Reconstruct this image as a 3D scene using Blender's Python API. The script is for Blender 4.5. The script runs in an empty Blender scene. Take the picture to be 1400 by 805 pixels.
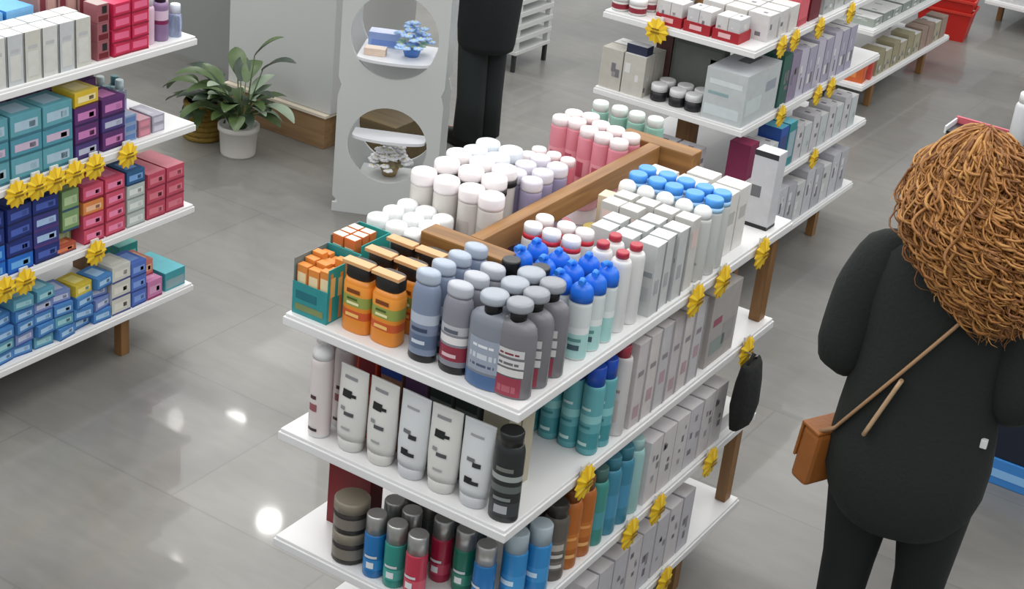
import bpy, bmesh, math, random
from mathutils import Vector, Matrix
PI = math.pi
sc = bpy.context.scene
C = bpy.context.collection
rnd = random.Random(7)

# ------------------------------------------------------------------ materials
def lin(h):
    h = h.lstrip('#'); v = [int(h[i:i+2], 16)/255 for i in (0, 2, 4)]
    return tuple((x/12.92 if x <= .04045 else ((x+.055)/1.055)**2.4) for x in v) + (1,)
MC = {}
def mat(name, col, rough=.45, metal=0, trans=0, bump=0, bscale=60, var=0, vscale=8, coat=0, alpha=1):
    key = (name, col, rough, metal, trans)
    if key in MC: return MC[key]
    m = bpy.data.materials.new(name); m.use_nodes = True
    nt = m.node_tree; b = nt.nodes['Principled BSDF']
    b.inputs['Base Color'].default_value = lin(col)
    b.inputs['Roughness'].default_value = rough; b.inputs['Metallic'].default_value = metal
    b.inputs['Transmission Weight'].default_value = trans; b.inputs['Coat Weight'].default_value = coat
    b.inputs['Alpha'].default_value = alpha
    tc = nt.nodes.new('ShaderNodeTexCoord')
    if var:
        n = nt.nodes.new('ShaderNodeTexNoise'); n.inputs['Scale'].default_value = vscale; n.inputs['Detail'].default_value = 4
        nt.links.new(tc.outputs['Object'], n.inputs['Vector'])
        mx = nt.nodes.new('ShaderNodeMix'); mx.data_type = 'RGBA'; mx.blend_type = 'MULTIPLY'
        r = nt.nodes.new('ShaderNodeMapRange'); r.inputs['From Min'].default_value = .3; r.inputs['From Max'].default_value = .7
        r.inputs['To Min'].default_value = 1-var; r.inputs['To Max'].default_value = 1
        nt.links.new(n.outputs['Fac'], r.inputs['Value'])
        mx.inputs[0].default_value = 1; mx.inputs[6].default_value = lin(col)
        nt.links.new(r.outputs['Result'], mx.inputs[7]); nt.links.new(mx.outputs[2], b.inputs['Base Color'])
    if bump:
        n2 = nt.nodes.new('ShaderNodeTexNoise'); n2.inputs['Scale'].default_value = bscale; n2.inputs['Detail'].default_value = 3
        nt.links.new(tc.outputs['Object'], n2.inputs['Vector'])
        bp = nt.nodes.new('ShaderNodeBump'); bp.inputs['Strength'].default_value = bump; bp.inputs['Distance'].default_value = .01
        nt.links.new(n2.outputs['Fac'], bp.inputs['Height']); nt.links.new(bp.outputs['Normal'], b.inputs['Normal'])
    MC[key] = m
    return m
def P(col, rough=.4): return mat('plastic_'+col.strip('#'), col, rough)
def K(col): return mat('card_'+col.strip('#'), col, .55, var=.10, vscale=30)

def wood_mat(name, c1, c2, axis=1):
    m = bpy.data.materials.new(name); m.use_nodes = True; nt = m.node_tree; b = nt.nodes['Principled BSDF']
    tc = nt.nodes.new('ShaderNodeTexCoord'); mp = nt.nodes.new('ShaderNodeMapping')
    s = [18, 18, 18]; s[axis] = 1.2; mp.inputs['Scale'].default_value = s
    n = nt.nodes.new('ShaderNodeTexNoise'); n.inputs['Scale'].default_value = 2.2; n.inputs['Detail'].default_value = 5; n.inputs['Distortion'].default_value = .6
    r = nt.nodes.new('ShaderNodeValToRGB'); r.color_ramp.elements[0].color = lin(c1); r.color_ramp.elements[1].color = lin(c2)
    r.color_ramp.elements[0].position = .3; r.color_ramp.elements[1].position = .72
    nt.links.new(tc.outputs['Object'], mp.inputs['Vector']); nt.links.new(mp.outputs['Vector'], n.inputs['Vector'])
    nt.links.new(n.outputs['Fac'], r.inputs['Fac']); nt.links.new(r.outputs['Color'], b.inputs['Base Color'])
    b.inputs['Roughness'].default_value = .5
    return m
WOODY = wood_mat('oak_along', '7d5630', 'a87c4a', 1)
WOODX = wood_mat('oak_across', '74502a', 'a07440', 0)
WOODZ = wood_mat('oak_upright', '6d4b29', '8e673b', 2)
PLINTH = wood_mat('plinth_wood', '86684a', 'a58660', 0)
WHITE = mat('white_shelf_paint', '#e4e4e4', .35, var=.05, vscale=4)

# ------------------------------------------------------------------ mesh helpers
class MB:
    """collects faces with a material slot each"""
    def __init__(s): s.bm = bmesh.new(); s.mats = []
    def mi(s, m):
        if m not in s.mats: s.mats.append(m)
        return s.mats.index(m)
    def box(s, x0, y0, z0, x1, y1, z1, m, bev=0):
        i = s.mi(m)
        r = bmesh.ops.create_cube(s.bm, size=1)
        vs = r['verts']
        for v in vs: v.co = Vector(((x0+x1)/2+v.co.x*(x1-x0), (y0+y1)/2+v.co.y*(y1-y0), (z0+z1)/2+v.co.z*(z1-z0)))
        fs = set(f for v in vs for f in v.link_faces)
        for f in fs: f.material_index = i
        if bev:
            es = list(set(e for f in fs for e in f.edges))
            rr = bmesh.ops.bevel(s.bm, geom=es, offset=bev, segments=2, affect='EDGES', profile=.6)
            for f in rr['faces']: f.material_index = i
        return s
    def quad(s, pts, m):
        vs = [s.bm.verts.new(p) for p in pts]; f = s.bm.faces.new(vs); f.material_index = s.mi(m); return s
    def lathe(s, prof, seg=20, cx=0, cy=0, sx=1, sy=1, z0=0, pw=2):
        """prof: list of (r, z, material of the band above). pw>2 gives a squarer section"""
        rings = []
        for r, z, m in prof:
            ring = []
            for k in range(seg):
                a = 2*PI*(k+.5)/seg; c, sn = math.cos(a), math.sin(a)
                if pw != 2:
                    q = (abs(c)**pw+abs(sn)**pw)**(-1/pw); c *= q; sn *= q
                ring.append(s.bm.verts.new((cx+r*sx*c, cy+r*sy*sn, z0+z)))
            rings.append(ring)
        for a in range(len(rings)-1):
            i = s.mi(prof[a][2])
            for k in range(seg):
                f = s.bm.faces.new((rings[a][k], rings[a][(k+1) % seg], rings[a+1][(k+1) % seg], rings[a+1][k])); f.material_index = i; f.smooth = True
        f = s.bm.faces.new(list(reversed(rings[0]))); f.material_index = s.mi(prof[0][2])
        f = s.bm.faces.new(rings[-1]); f.material_index = s.mi(prof[-1][2])
        return s
    def tube(s, pts, rad, m, seg=8, flat=1, caps=True):
        pts = [Vector(p) for p in pts]; n = len(pts); i = s.mi(m)
        if not hasattr(rad, '__len__'): rad = [rad]*n
        t0 = (pts[1]-pts[0]).normalized(); up = Vector((0, 0, 1)) if abs(t0.z) < .9 else Vector((1, 0, 0))
        u = t0.cross(up).normalized(); rings = []
        for k in range(n):
            t = (pts[min(k+1, n-1)]-pts[max(k-1, 0)]).normalized()
            u = (u-t*u.dot(t)).normalized(); w = t.cross(u)
            rings.append([s.bm.verts.new(pts[k]+(u*math.cos(2*PI*j/seg)+w*flat*math.sin(2*PI*j/seg))*rad[k]) for j in range(seg)])
        for a in range(n-1):
            for j in range(seg):
                f = s.bm.faces.new((rings[a][j], rings[a][(j+1) % seg], rings[a+1][(j+1) % seg], rings[a+1][j])); f.material_index = i; f.smooth = True
        if caps:
            for q in (list(reversed(rings[0])), rings[-1]):
                f = s.bm.faces.new(q); f.material_index = i
        return s
    def loft(s, rings, m, seg=28, jitter=0, cap=True):
        """rings: (cx,cy,z,rx,ry,rot)"""
        i = s.mi(m); R = []
        for (cx, cy, z, rx, ry, ro) in rings:
            row = []
            for k in range(seg):
                a = 2*PI*k/seg; x = rx*math.cos(a); y = ry*math.sin(a)
                if jitter:
                    q = 1+jitter*math.sin(a*7+z*3)+jitter*.6*math.sin(a*11+z*9); x *= q; y *= q
                row.append(s.bm.verts.new((cx+x*math.cos(ro)-y*math.sin(ro), cy+x*math.sin(ro)+y*math.cos(ro), z)))
            R.append(row)
        for a in range(len(R)-1):
            for k in range(seg):
                f = s.bm.faces.new((R[a][k], R[a][(k+1) % seg], R[a+1][(k+1) % seg], R[a+1][k])); f.material_index = i; f.smooth = True
        if cap:
            f = s.bm.faces.new(R[0]); f.material_index = i
            f = s.bm.faces.new(R[-1]); f.material_index = i
        return s
    def ball(s, c, r, m, sub=2, sc3=(1, 1, 1)):
        i = s.mi(m); rr = bmesh.ops.create_icosphere(s.bm, subdivisions=sub, radius=1)
        for v in rr['verts']: v.co = Vector((c[0]+v.co.x*r*sc3[0], c[1]+v.co.y*r*sc3[1], c[2]+v.co.z*r*sc3[2]))
        for f in set(f for v in rr['verts'] for f in v.link_faces): f.material_index = i; f.smooth = True
        return s
    def build(s, name, parent=None, loc=None, norm=True):
        if norm: bmesh.ops.recalc_face_normals(s.bm, faces=s.bm.faces[:])
        me = bpy.data.meshes.new(name); s.bm.to_mesh(me); s.bm.free()
        for m in s.mats: me.materials.append(m)
        o = bpy.data.objects.new(name, me); C.objects.link(o)
        if parent: o.parent = parent
        if loc: o.location = loc
        return o
def tag(o, label, cat, group=None, kind=None):
    o['label'] = label; o['category'] = cat
    if group: o['group'] = group
    if kind: o['kind'] = kind
    return o
def empty(name, loc=(0, 0, 0), rz=0):
    o = bpy.data.objects.new(name, None); C.objects.link(o); o.location = loc; o.rotation_euler = (0, 0, rz); o.empty_display_size = .05
    return o
def dup(root, loc=None, rz=None):
    r = root.copy(); C.objects.link(r)
    for ch in list(root.children):
        c = ch.copy(); C.objects.link(c); c.parent = r
        for g in ch.children:
            d = g.copy(); C.objects.link(d); d.parent = c
    if loc is not None: r.location = loc
    if rz is not None: r.rotation_euler = (0, 0, rz)
    return r
used = set()
def put(proto, loc, rz=0, label='', cat=None, group=None, s=None):
    """first use moves the prototype itself, afterwards a copy"""
    if proto.name in used: o = dup(proto)
    else: o = proto
    used.add(proto.name)
    o.location = loc; o.rotation_euler = (0, 0, rz)
    if s: o.scale = (s, s, s) if not hasattr(s, '__len__') else s
    tag(o, label, cat or proto['category'], group)
    if not group and 'group' in o.keys(): del o['group']
    return o
ORD = ['first', 'second', 'third', 'fourth', 'fifth', 'sixth', 'seventh', 'eighth', 'ninth', 'tenth', 'eleventh', 'twelfth', 'thirteenth', 'fourteenth']
def pos_label(i, n, a='left'):
    if n == 1: return ''
    return (ORD[i]+' from '+a)
def grid(proto, rows, z, desc, group, rz=0, jit=.003, jr=.15, s=None, where=''):
    """rows: front to back; each a list of (x,y) left to right"""
    for ri, row in enumerate(rows):
        for i, (x, y) in enumerate(row):
            lab = desc
            if len(rows) > 1: lab += ', ' + ('front' if ri == 0 else ORD[ri]) + ' row'
            if len(row) > 1: lab += ', ' + pos_label(i, len(row))
            lab += where
            put(proto[(ri*5+i) % len(proto)] if isinstance(proto, list) else proto,
                (x+rnd.uniform(-jit, jit), y+rnd.uniform(-jit, jit), z), rz+rnd.uniform(-jr, jr), lab, group=group, s=s)

# ------------------------------------------------------------------ product prototypes
def thing(name, cat):
    e = empty(name); e['category'] = cat; return e
def bottle(name, body, cap, h=.2, r=.03, sy=1, neck=.5, shoulder=.12, caph=.03, capr=.6, bands=(), ring=None, dome=False, seg=20, pw=2, cat='bottle', foot=None, rough=.35, mark=None, sx=1, taper=1.0, metalcap=False, clear=False, ringf=.28, ringr=.8):
    """upright bottle, z=0 at the base; bands = [(z0,z1,colour)] in fractions of body height"""
    t = thing(name, cat)
    bm_ = P(body, rough) if not clear else mat('clear_'+body.strip('#'), body, .12, trans=.7)
    bh = h-caph
    ys = bh*(1-shoulder)
    lev = sorted(set([.0, .03] + [q for b in bands for q in (b[0], b[1])] + [1.0]))
    prof = []
    for f in lev:
        z = f*ys; rr = r*(1-(1-taper)*(1-f))
        if f == 0: rr *= .93
        m = bm_
        for b in bands:
            if b[0] <= f < b[1]-1e-6: m = P(b[2], rough)
        if foot and f < .03+1e-6: m = P(foot)
        prof.append((rr, z, m))
    for q in (.25, .5, .75, 1):
        a = q*PI/2
        prof.append((r*neck+(r-r*neck)*math.cos(a), ys+(bh-ys)*math.sin(a), bm_))
    b = MB(); b.lathe(prof, seg, sx=sx, sy=sy, pw=pw)
    bmesh.ops.recalc_face_normals(b.bm, faces=b.bm.faces[:])
    c = MB(); cm = mat('cap_metal', '#b9b9b7', .35, .8) if metalcap else P(cap, .35); cr = r*capr
    if ring: c.lathe([(cr*(1.03 if capr > .8 else ringr), bh-.004, P(ring)), (cr*(1.03 if capr > .8 else ringr), bh+caph*ringf+.0005, P(ring))], seg, sx=sx if capr > .8 else 1, sy=sy if capr > .8 else 1)
    z = bh+(caph*ringf if ring else 0)
    if dome == 'flat': pr = [(cr*.97, z, cm), (cr, z+(h-z)*.2, cm), (cr, z+(h-z)*.72, cm), (cr*.93, z+(h-z)*.88, cm), (cr*.7, z+(h-z)*.97, cm), (cr*.2, h, cm)]
    elif dome: pr = [(cr, z, cm), (cr, z+(h-z)*.45, cm), (cr*.9, z+(h-z)*.72, cm), (cr*.62, z+(h-z)*.92, cm), (cr*.25, h, cm)]
    else: pr = [(cr, z, cm), (cr, h-.004, cm), (cr*.9, h, cm)]
    c.lathe(pr, seg, sx=sx if capr > .8 else 1, sy=sy if capr > .8 else 1); c.build('cap', t)
    if mark:
        l = b
        for (z0, z1, w, col) in mark:      # printed marks wrapped round the side facing -y
            zz0, zz1 = z0*ys, z1*ys; n = 6
            for k in range(n):
                a0 = -PI/2-w+2*w*k/n; a1 = -PI/2-w+2*w*(k+1)/n
                def pt(a, z): 
                    c_, s_ = math.cos(a), math.sin(a)
                    if pw != 2:
                        q = (abs(c_)**pw+abs(s_)**pw)**(-1/pw); c_ *= q; s_ *= q
                    R_ = (r*(1-(1-taper)*(1-z/ys)))*1.025+.0003
                    return (R_*sx*c_, R_*sy*s_, z)
                l.quad([pt(a0, zz0), pt(a1, zz0), pt(a1, zz1), pt(a0, zz1)], P(col))
    b.build('body', t, norm=False)
    return t
def tube_pack(name, body, cap, h=.24, w=.08, d=.045, marks=(), capcol2=None, cat='tube'):
    """tube standing on its cap, crimped flat at the top"""
    t = thing(name, cat); m = P(body, .35)
    c = MB(); c.lathe([(w*.36, 0, P(cap)), (w*.40, .006, P(cap)), (w*.42, .03, P(cap))], 20, sy=d/w*1.3); c.build('cap', t)
    b = MB(); R = []
    for f in (0, .1, .3, .55, .8, .93, .97, 1):
        R.append((0, 0, .03+(h-.03)*f, w/2*(.9+.1*min(1, f*4)), max(.0022, d/2*(1-f**2.2)), 0))
    b.loft(R, m, 24); bmesh.ops.recalc_face_normals(b.bm, faces=b.bm.faces[:])
    l = b
    for (u0, z0, u1, z1, col) in marks:
        f = (z0+z1)/2; fz0 = .03+(h-.03)*z0; fz1 = .03+(h-.03)*z1
        def yy(u, f): return -max(.0022, d/2*(1-f**2.2))*math.sqrt(max(0, 1-(u*.98)**2))*1.03-.001
        n = 4
        for k in range(n):
            ua = u0+(u1-u0)*k/n; ub = u0+(u1-u0)*(k+1)/n
            l.quad([(ua*w/2, yy(ua, z0), fz0), (ub*w/2, yy(ub, z0), fz0), (ub*w/2, yy(ub, z1), fz1), (ua*w/2, yy(ua, z1), fz1)], P(col))
    b.build('body', t, norm=False)
    return t
def carton(name, w, d, h, col, front=(), side=(), top=(), topcol=None, cat='box', bev=.0012):
    """box, z=0 at the base, patches in 0..1 of the -y face (front), +x face (side), top; as one printed mesh"""
    b = MB(); b.box(-w/2, -d/2, 0, w/2, d/2, h, K(col), bev)
    e = .0005
    if topcol: b.quad([(-w/2+bev, -d/2+bev, h+e/2), (w/2-bev, -d/2+bev, h+e/2), (w/2-bev, d/2-bev, h+e/2), (-w/2+bev, d/2-bev, h+e/2)], K(topcol))
    for (u0, v0, u1, v1, c) in front:
        b.quad([(-w/2+w*u0, -d/2-e, h*v0), (-w/2+w*u1, -d/2-e, h*v0), (-w/2+w*u1, -d/2-e, h*v1), (-w/2+w*u0, -d/2-e, h*v1)], K(c))
    for (u0, v0, u1, v1, c) in side:
        b.quad([(w/2+e, -d/2+d*u0, h*v0), (w/2+e, -d/2+d*u1, h*v0), (w/2+e, -d/2+d*u1, h*v1), (w/2+e, -d/2+d*u0, h*v1)], K(c))
    for (u0, v0, u1, v1, c) in top:
        b.quad([(-w/2+w*u0, -d/2+d*v0, h+e), (-w/2+w*u1, -d/2+d*v0, h+e), (-w/2+w*u1, -d/2+d*v1, h+e), (-w/2+w*u0, -d/2+d*v1, h+e)], K(c))
    o = b.build(name, norm=False); o['category'] = cat; return o
def jar(name, body, lid, h=.06, r=.035, cat='jar', lidh=.35, band=None):
    t = thing(name, cat); b = MB(); m = P(body); bh = h*(1-lidh)
    prof = [(r*.9, 0, m), (r, .004, m)]
    if band: prof += [(r, bh*.25, P(band)), (r, bh*.75, m)]
    prof += [(r, bh*.92, m), (r*.85, bh, m)]
    b.lathe(prof, 20); b.build('body', t)
    l = MB(); lm = P(lid); l.lathe([(r*1.02, bh, lm), (r*1.02, h-.004, lm), (r*.93, h, lm)], 20); l.build('lid', t)
    return t

# ------------------------------------------------------------------ camera
cam = bpy.data.cameras.new('camera'); co = bpy.data.objects.new('camera', cam); C.objects.link(co); sc.camera = co
yaw, pit, rol = [math.radians(a) for a in (-30.28091453, 26.06562366, 6.41122533)]
F = Vector((math.sin(yaw)*math.cos(pit), math.cos(yaw)*math.cos(pit), -math.sin(pit)))
R0 = Vector((math.cos(yaw), -math.sin(yaw), 0)); U0 = R0.cross(F)
Rv = math.cos(rol)*R0+math.sin(rol)*U0; Uv = -math.sin(rol)*R0+math.cos(rol)*U0
CAM = Vector((1.44801906, -2.56274375, 2.81078522))
co.matrix_world = Matrix(((Rv.x, Uv.x, -F.x, CAM.x), (Rv.y, Uv.y, -F.y, CAM.y), (Rv.z, Uv.z, -F.z, CAM.z), (0, 0, 0, 1)))
cam.sensor_width = 36; cam.lens = 2208.6*36/1400; cam.clip_start = .05; cam.clip_end = 100

# ------------------------------------------------------------------ the room
def floor_mat():
    m = bpy.data.materials.new('polished_concrete_tiles'); m.use_nodes = True; nt = m.node_tree; b = nt.nodes['Principled BSDF']; L = nt.links.new
    tc = nt.nodes.new('ShaderNodeTexCoord')
    def noise(s, d, mapping=None, dist=0):
        n = nt.nodes.new('ShaderNodeTexNoise'); n.inputs['Scale'].default_value = s; n.inputs['Detail'].default_value = d; n.inputs['Distortion'].default_value = dist
        if mapping:
            mp = nt.nodes.new('ShaderNodeMapping'); mp.inputs['Scale'].default_value = mapping; mp.inputs['Rotation'].default_value = (0, 0, .5)
            L(tc.outputs['Object'], mp.inputs['Vector']); L(mp.outputs['Vector'], n.inputs['Vector'])
        else: L(tc.outputs['Object'], n.inputs['Vector'])
        return n
    n1 = noise(1.3, 6, None, .4); r1 = nt.nodes.new('ShaderNodeValToRGB')
    r1.color_ramp.elements[0].position = .3; r1.color_ramp.elements[0].color = lin('#6d6c69')
    r1.color_ramp.elements[1].position = .72; r1.color_ramp.elements[1].color = lin('#8b8983')
    L(n1.outputs['Fac'], r1.inputs['Fac'])
    n2 = noise(5, 5, (1, 4, 1), .8); r2 = nt.nodes.new('ShaderNodeMapRange'); r2.inputs['From Min'].default_value = .35; r2.inputs['From Max'].default_value = .65
    r2.inputs['To Min'].default_value = .94; r2.inputs['To Max'].default_value = 1.03; L(n2.outputs['Fac'], r2.inputs['Value'])
    mx = nt.nodes.new('ShaderNodeMix'); mx.data_type = 'RGBA'; mx.blend_type = 'MULTIPLY'; mx.inputs[0].default_value = 1
    L(r1.outputs['Color'], mx.inputs[6]); L(r2.outputs['Result'], mx.inputs[7])
    br = nt.nodes.new('ShaderNodeTexBrick'); br.offset = .5; br.inputs['Scale'].default_value = 1
    br.inputs['Mortar Size'].default_value = .004; br.inputs['Brick Width'].default_value = 1.2; br.inputs['Row Height'].default_value = .6
    br.inputs['Color1'].default_value = (1, 1, 1, 1); br.inputs['Color2'].default_value = (.93, .93, .94, 1); br.inputs['Mortar'].default_value = (.82, .82, .82, 1)
    mp = nt.nodes.new('ShaderNodeMapping'); mp.inputs['Location'].default_value = (.25, .11, 0); L(tc.outputs['Object'], mp.inputs['Vector']); L(mp.outputs['Vector'], br.inputs['Vector'])
    mx2 = nt.nodes.new('ShaderNodeMix'); mx2.data_type = 'RGBA'; mx2.blend_type = 'MULTIPLY'; mx2.inputs[0].default_value = 1
    L(mx.outputs[2], mx2.inputs[6]); L(br.outputs['Color'], mx2.inputs[7]); L(mx2.outputs[2], b.inputs['Base Color'])
    n3 = noise(3, 4); r3 = nt.nodes.new('ShaderNodeMapRange'); r3.inputs['To Min'].default_value = .32; r3.inputs['To Max'].default_value = .5; b.inputs['Coat Weight'].default_value = .35; b.inputs['Coat Roughness'].default_value = .045; L(n3.outputs['Fac'], r3.inputs['Value'])
    L(r3.outputs['Result'], b.inputs['Roughness'])
    bp = nt.nodes.new('ShaderNodeBump'); bp.inputs['Strength'].default_value = .06; n4 = noise(7, 4); L(n4.outputs['Fac'], bp.inputs['Height']); bp.inputs['Distance'].default_value = .02
    L(bp.outputs['Normal'], b.inputs['Normal'])
    return m
b = MB(); b.box(-9, -4, -.1, 5, 13, 0, floor_mat()); o = b.build('floor'); o['kind'] = 'structure'; o['label'] = 'grey polished concrete tile floor'
WALLG = mat('grey_wall_plaster', '#8f918f', .7, var=.06, vscale=2)
WALLW = mat('white_panel', '#c3c5c3', .5, var=.08, vscale=1.5)
b = MB(); b.box(-8.9, 3.55, 0, -3.57, 3.7, 1.25, WALLG); o = b.build('wall_back'); o['kind'] = 'structure'
b = MB(); b.box(-3.55, 3.07, .17, -2.92, 3.7, 1.0, WALLW, .004); b.box(-3.57, 3.12, .0, -3.55, 3.7, 1.0, mat('corner_shadow_gap', '#6c6e6c', .7)); o = b.build('wall_column'); o['kind'] = 'structure'
b = MB(); b.box(-3.54, 3.05, 0, -2.935, 3.68, .155, PLINTH, .003); b.box(-3.55, 3.04, .156, -2.925, 3.69, .169, mat('plinth_cap', '#d8cdbb', .5)); o = b.build('baseboard_column'); o['kind'] = 'structure'

# ------------------------------------------------------------------ gondola
ZB = [1.08, .773, .468, .161]; TH = .024
ZT = [z+TH for z in ZB]
GW, GL = .6375, 1.402
def shelf_mesh(w=GW, l=GL):
    b = MB()
    b.box(-w, 0, 0, 0, l, TH, WHITE, .003)
    for (x0, y0, x1, y1) in ((-w-.004, -.004, .004, .008), (-w-.004, l-.008, .004, l+.004), (-w-.004, .008, -w+.008, l-.008), (-.008, .008, .004, l-.008)):
        b.box(x0, y0, -.006, x1, y1, TH-.009, WHITE, .002)
    return b
def make_gondola():
    t = thing('shelf_gondola', 'display shelf')
    for z in ZB:
        o = shelf_mesh().build('shelf', t, (0, 0, z))
    cx = -.35
    for y in (.29, 1.22):                 # centre posts with a T-shaped top
        b = MB(); b.box(cx-.04, y-.02, 0, cx+.04, y+.02, 1.215, WOODZ, .003); b.build('centre_post', t)
        b = MB(); b.box(cx-.115, y-.025, 1.216, cx+.115, y+.035, 1.282, WOODX, .004); b.build('cross_piece', t)
    b = MB(); b.box(cx-.018, .326, 1.222, cx+.018, 1.194, 1.282, WOODY, .003); b.build('top_beam', t)
    for x in (-.045, -GW+.045):
        for y in (.27, 1.10):
            b = MB(); b.box(x-.017, y-.02, 0, x+.017, y+.02, ZB[3]-.001, WOODZ, .002); b.build('leg', t)
    return t
gp = make_gondola()
G1 = (0, 0); GLf = (-2.15, 1.326-GL); G2 = (-.763, 2.775); G3 = (-1.27, 5.55); G4 = (-.75, 8.02)
for (x, y), lb in ((G1, 'white four-tier shelf gondola with oak frame and hair products, centre foreground'),
                   (GLf, 'white four-tier shelf gondola full of small cartons at left edge'),
                   (G2, 'white shelf gondola with yellow tags directly behind the central one'),
                   (G3, 'furthest visible white shelf gondola beside the red basket stack')):
    put(gp, (x, y, 0), 0, lb, 'display shelf', 'white shelf gondolas')
put(gp, (G4[0], G4[1], 0), 0, 'white shelf gondola whose lowest shelf shows at top right corner', 'display shelf', 'white shelf gondolas')
side = bpy.data.objects.get('shelf_gondola')
for z0, z1 in ((ZT[1], ZB[0]-.007), (ZT[3], ZB[2]-.007)):
    b = MB(); b.box(-.053, 1.345, z0+.001, -.019, 1.385, z1, WOODZ, .002); b.build('side_post', side)

# ------------------------------------------------------------------ price tags
def price_tag():
    t = thing('price_tag', 'price tag'); y1 = P('#e0b414', .5); y2 = P('#f3cf32', .5)
    b = MB(); n = 12; vs = []; i = b.mi(y1)
    pts = []
    for k in range(2*n):
        a = PI*k/n; r = .034 if k % 2 == 0 else .027
        pts.append((0, r*math.cos(a), r*math.sin(a)))
    f = [b.bm.verts.new((.002, p[1], p[2])) for p in pts]; g = [b.bm.verts.new((-.001, p[1], p[2])) for p in pts]
    c = b.bm.verts.new((.009, 0, 0))
    for k in range(2*n):
        b.bm.faces.new((f[k], f[(k+1) % (2*n)], c)).material_index = b.mi(y2) if k % 4 < 2 else i
        b.bm.faces.new((f[k], g[k], g[(k+1) % (2*n)], f[(k+1) % (2*n)])).material_index = i
    b.bm.faces.new(g).material_index = i
    b.build('burst', t)
    b = MB(); b.box(.0096, -.013, -.004, .0106, .012, .001, P('#8a6a10')); b.box(.0096, -.010, .005, .0106, .010, .009, P('#8a6a10')); b.build('print', t)
    b = MB(); b.box(-.006, -.012, .018, -.0015, .012, .036, P('#dcdcd4')); b.build('clip', t)
    return t
tp = price_tag()
def tags(g, lst, where, z_off=-.004):
    for (lv, y, nm) in lst:
        put(tp, (g[0]+.0125, g[1]+y, ZB[lv]+z_off), 0, f'yellow burst price tag {nm}', 'price tag', 'yellow price tags '+where, s=1.35)
tags(G1, [(0, .80, 'nearest on the top shelf edge of the central gondola'), (0, .95, 'second along the top shelf edge of the central gondola'), (0, 1.19, 'furthest on the top shelf edge of the central gondola'),
          (1, .33, 'nearest on the second shelf edge of the central gondola'), (1, 1.21, 'far on the second shelf edge above the black pouch'),
          (2, .63, 'nearest on the third shelf edge of the central gondola'), (2, .78, 'middle of the third shelf edge of the central gondola'), (2, 1.09, 'far on the third shelf edge of the central gondola'),
          (3, .91, 'on the lowest shelf edge of the central gondola')], 'on the central gondola')
tags(GLf, [(1, 1.075+.0, 'round, at the right end of the left gondola second shelf')] + [(1, y, f'on the second shelf of the left gondola, {n}') for y, n in ((.93, 'second from its right'), (.845, 'third from its right'), (.765, 'fourth from its right'), (.69, 'fifth from its right'), (.61, 'sixth from its right'))]
     + [(2, .93, 'on the third shelf of the left gondola below pink boxes'), (2, .63, 'on the third shelf of the left gondola, left one'), (2, .55, 'on the third shelf of the left gondola at the frame edge')], 'on the left gondola')
tags(G2, [(0, .22, 'at the near end of the rear gondola top shelf side'), (0, .34, 'large, second along the rear gondola top shelf side'), (0, .58, 'third along the rear gondola top shelf side'), (0, .90, 'far on the rear gondola top shelf side'),
          (1, .34, 'nearest on the rear gondola second shelf side'), (1, .70, 'middle of the rear gondola second shelf side'), (1, .84, 'far on the rear gondola second shelf side'), (2, .80, 'round, alone on the rear gondola third shelf side')], 'on the rear gondola')
o = put(tp, (G2[0]-.40, G2[1]-.012, ZB[0]), -PI/2, 'yellow burst price tag on the front edge of the rear gondola top shelf', 'price tag', 'yellow price tags on the rear gondola', s=1.5)
o = put(tp, (G2[0]-.42, G2[1]+.10, ZT[0]+.10), -PI/2, 'yellow burst price tag standing up among the white boxes on the rear gondola', 'price tag', 'yellow price tags on the rear gondola')
mbx = MB(); mbx.tube([(0, 0, 0), (0, 0, .075)], .003, P('#d8d8d0')); mbx.lathe([(.02, 0, P('#d8d8d0')), (.02, .004, P('#d8d8d0'))], 12)
so = mbx.build('tag_stem', o); so.location = (-.005, 0, -.10)
used.add('x')

# ================================================================== central gondola, top shelf
Z = ZT[0]
# teal trays of orange sachets
def tray(name, w, d, hb, hf, col, inner):
    t = thing(name, 'display tray'); b = MB(); k = K(col)
    b.box(-w/2, -d/2, 0, w/2, d/2, .003, k); b.box(-w/2, -d/2, .003, w/2, -d/2+.002, hf, k)
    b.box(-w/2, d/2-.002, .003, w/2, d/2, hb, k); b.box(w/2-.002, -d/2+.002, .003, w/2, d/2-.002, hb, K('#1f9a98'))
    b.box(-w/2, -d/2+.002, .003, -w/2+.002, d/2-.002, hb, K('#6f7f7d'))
    e = .0006
    b.quad([(-w/2+.01, -d/2-e, hf*.15), (w/2-.01, -d/2-e, hf*.15), (w/2-.01, -d/2-e, hf*.35), (-w/2+.01, -d/2-e, hf*.35)], K('#7d8c5a'))
    b.quad([(-w/2+.01, -d/2-e, hf*.5), (w/2-.03, -d/2-e, hf*.5), (w/2-.03, -d/2-e, hf*.75), (-w/2+.01, -d/2-e, hf*.75)], K('#1b6d78'))
    b.build('tray', t, norm=False); return t
t1 = tray('display_tray', .10, .12, .135, .08, '#2d8f92', None)
put(t1, (-.582, .075, Z), 0, 'teal cardboard tray of orange cartons at the front left shelf corner', 'display tray')
t2 = tray('display_tray', .092, .11, .15, .13, '#2aa29c', None)
put(t2, (-.588, .20, Z), 0, 'teal cardboard tray behind the corner tray, orange print on top', 'display tray')
sac = carton('sachet_box', .03, .02, .125, '#e08a3c', front=[(.1, .55, .9, .85, '#f2dcb0'), (.1, .1, .9, .3, '#c9682a')], side=[(.1, .5, .9, .9, '#efc27a')])
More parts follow.
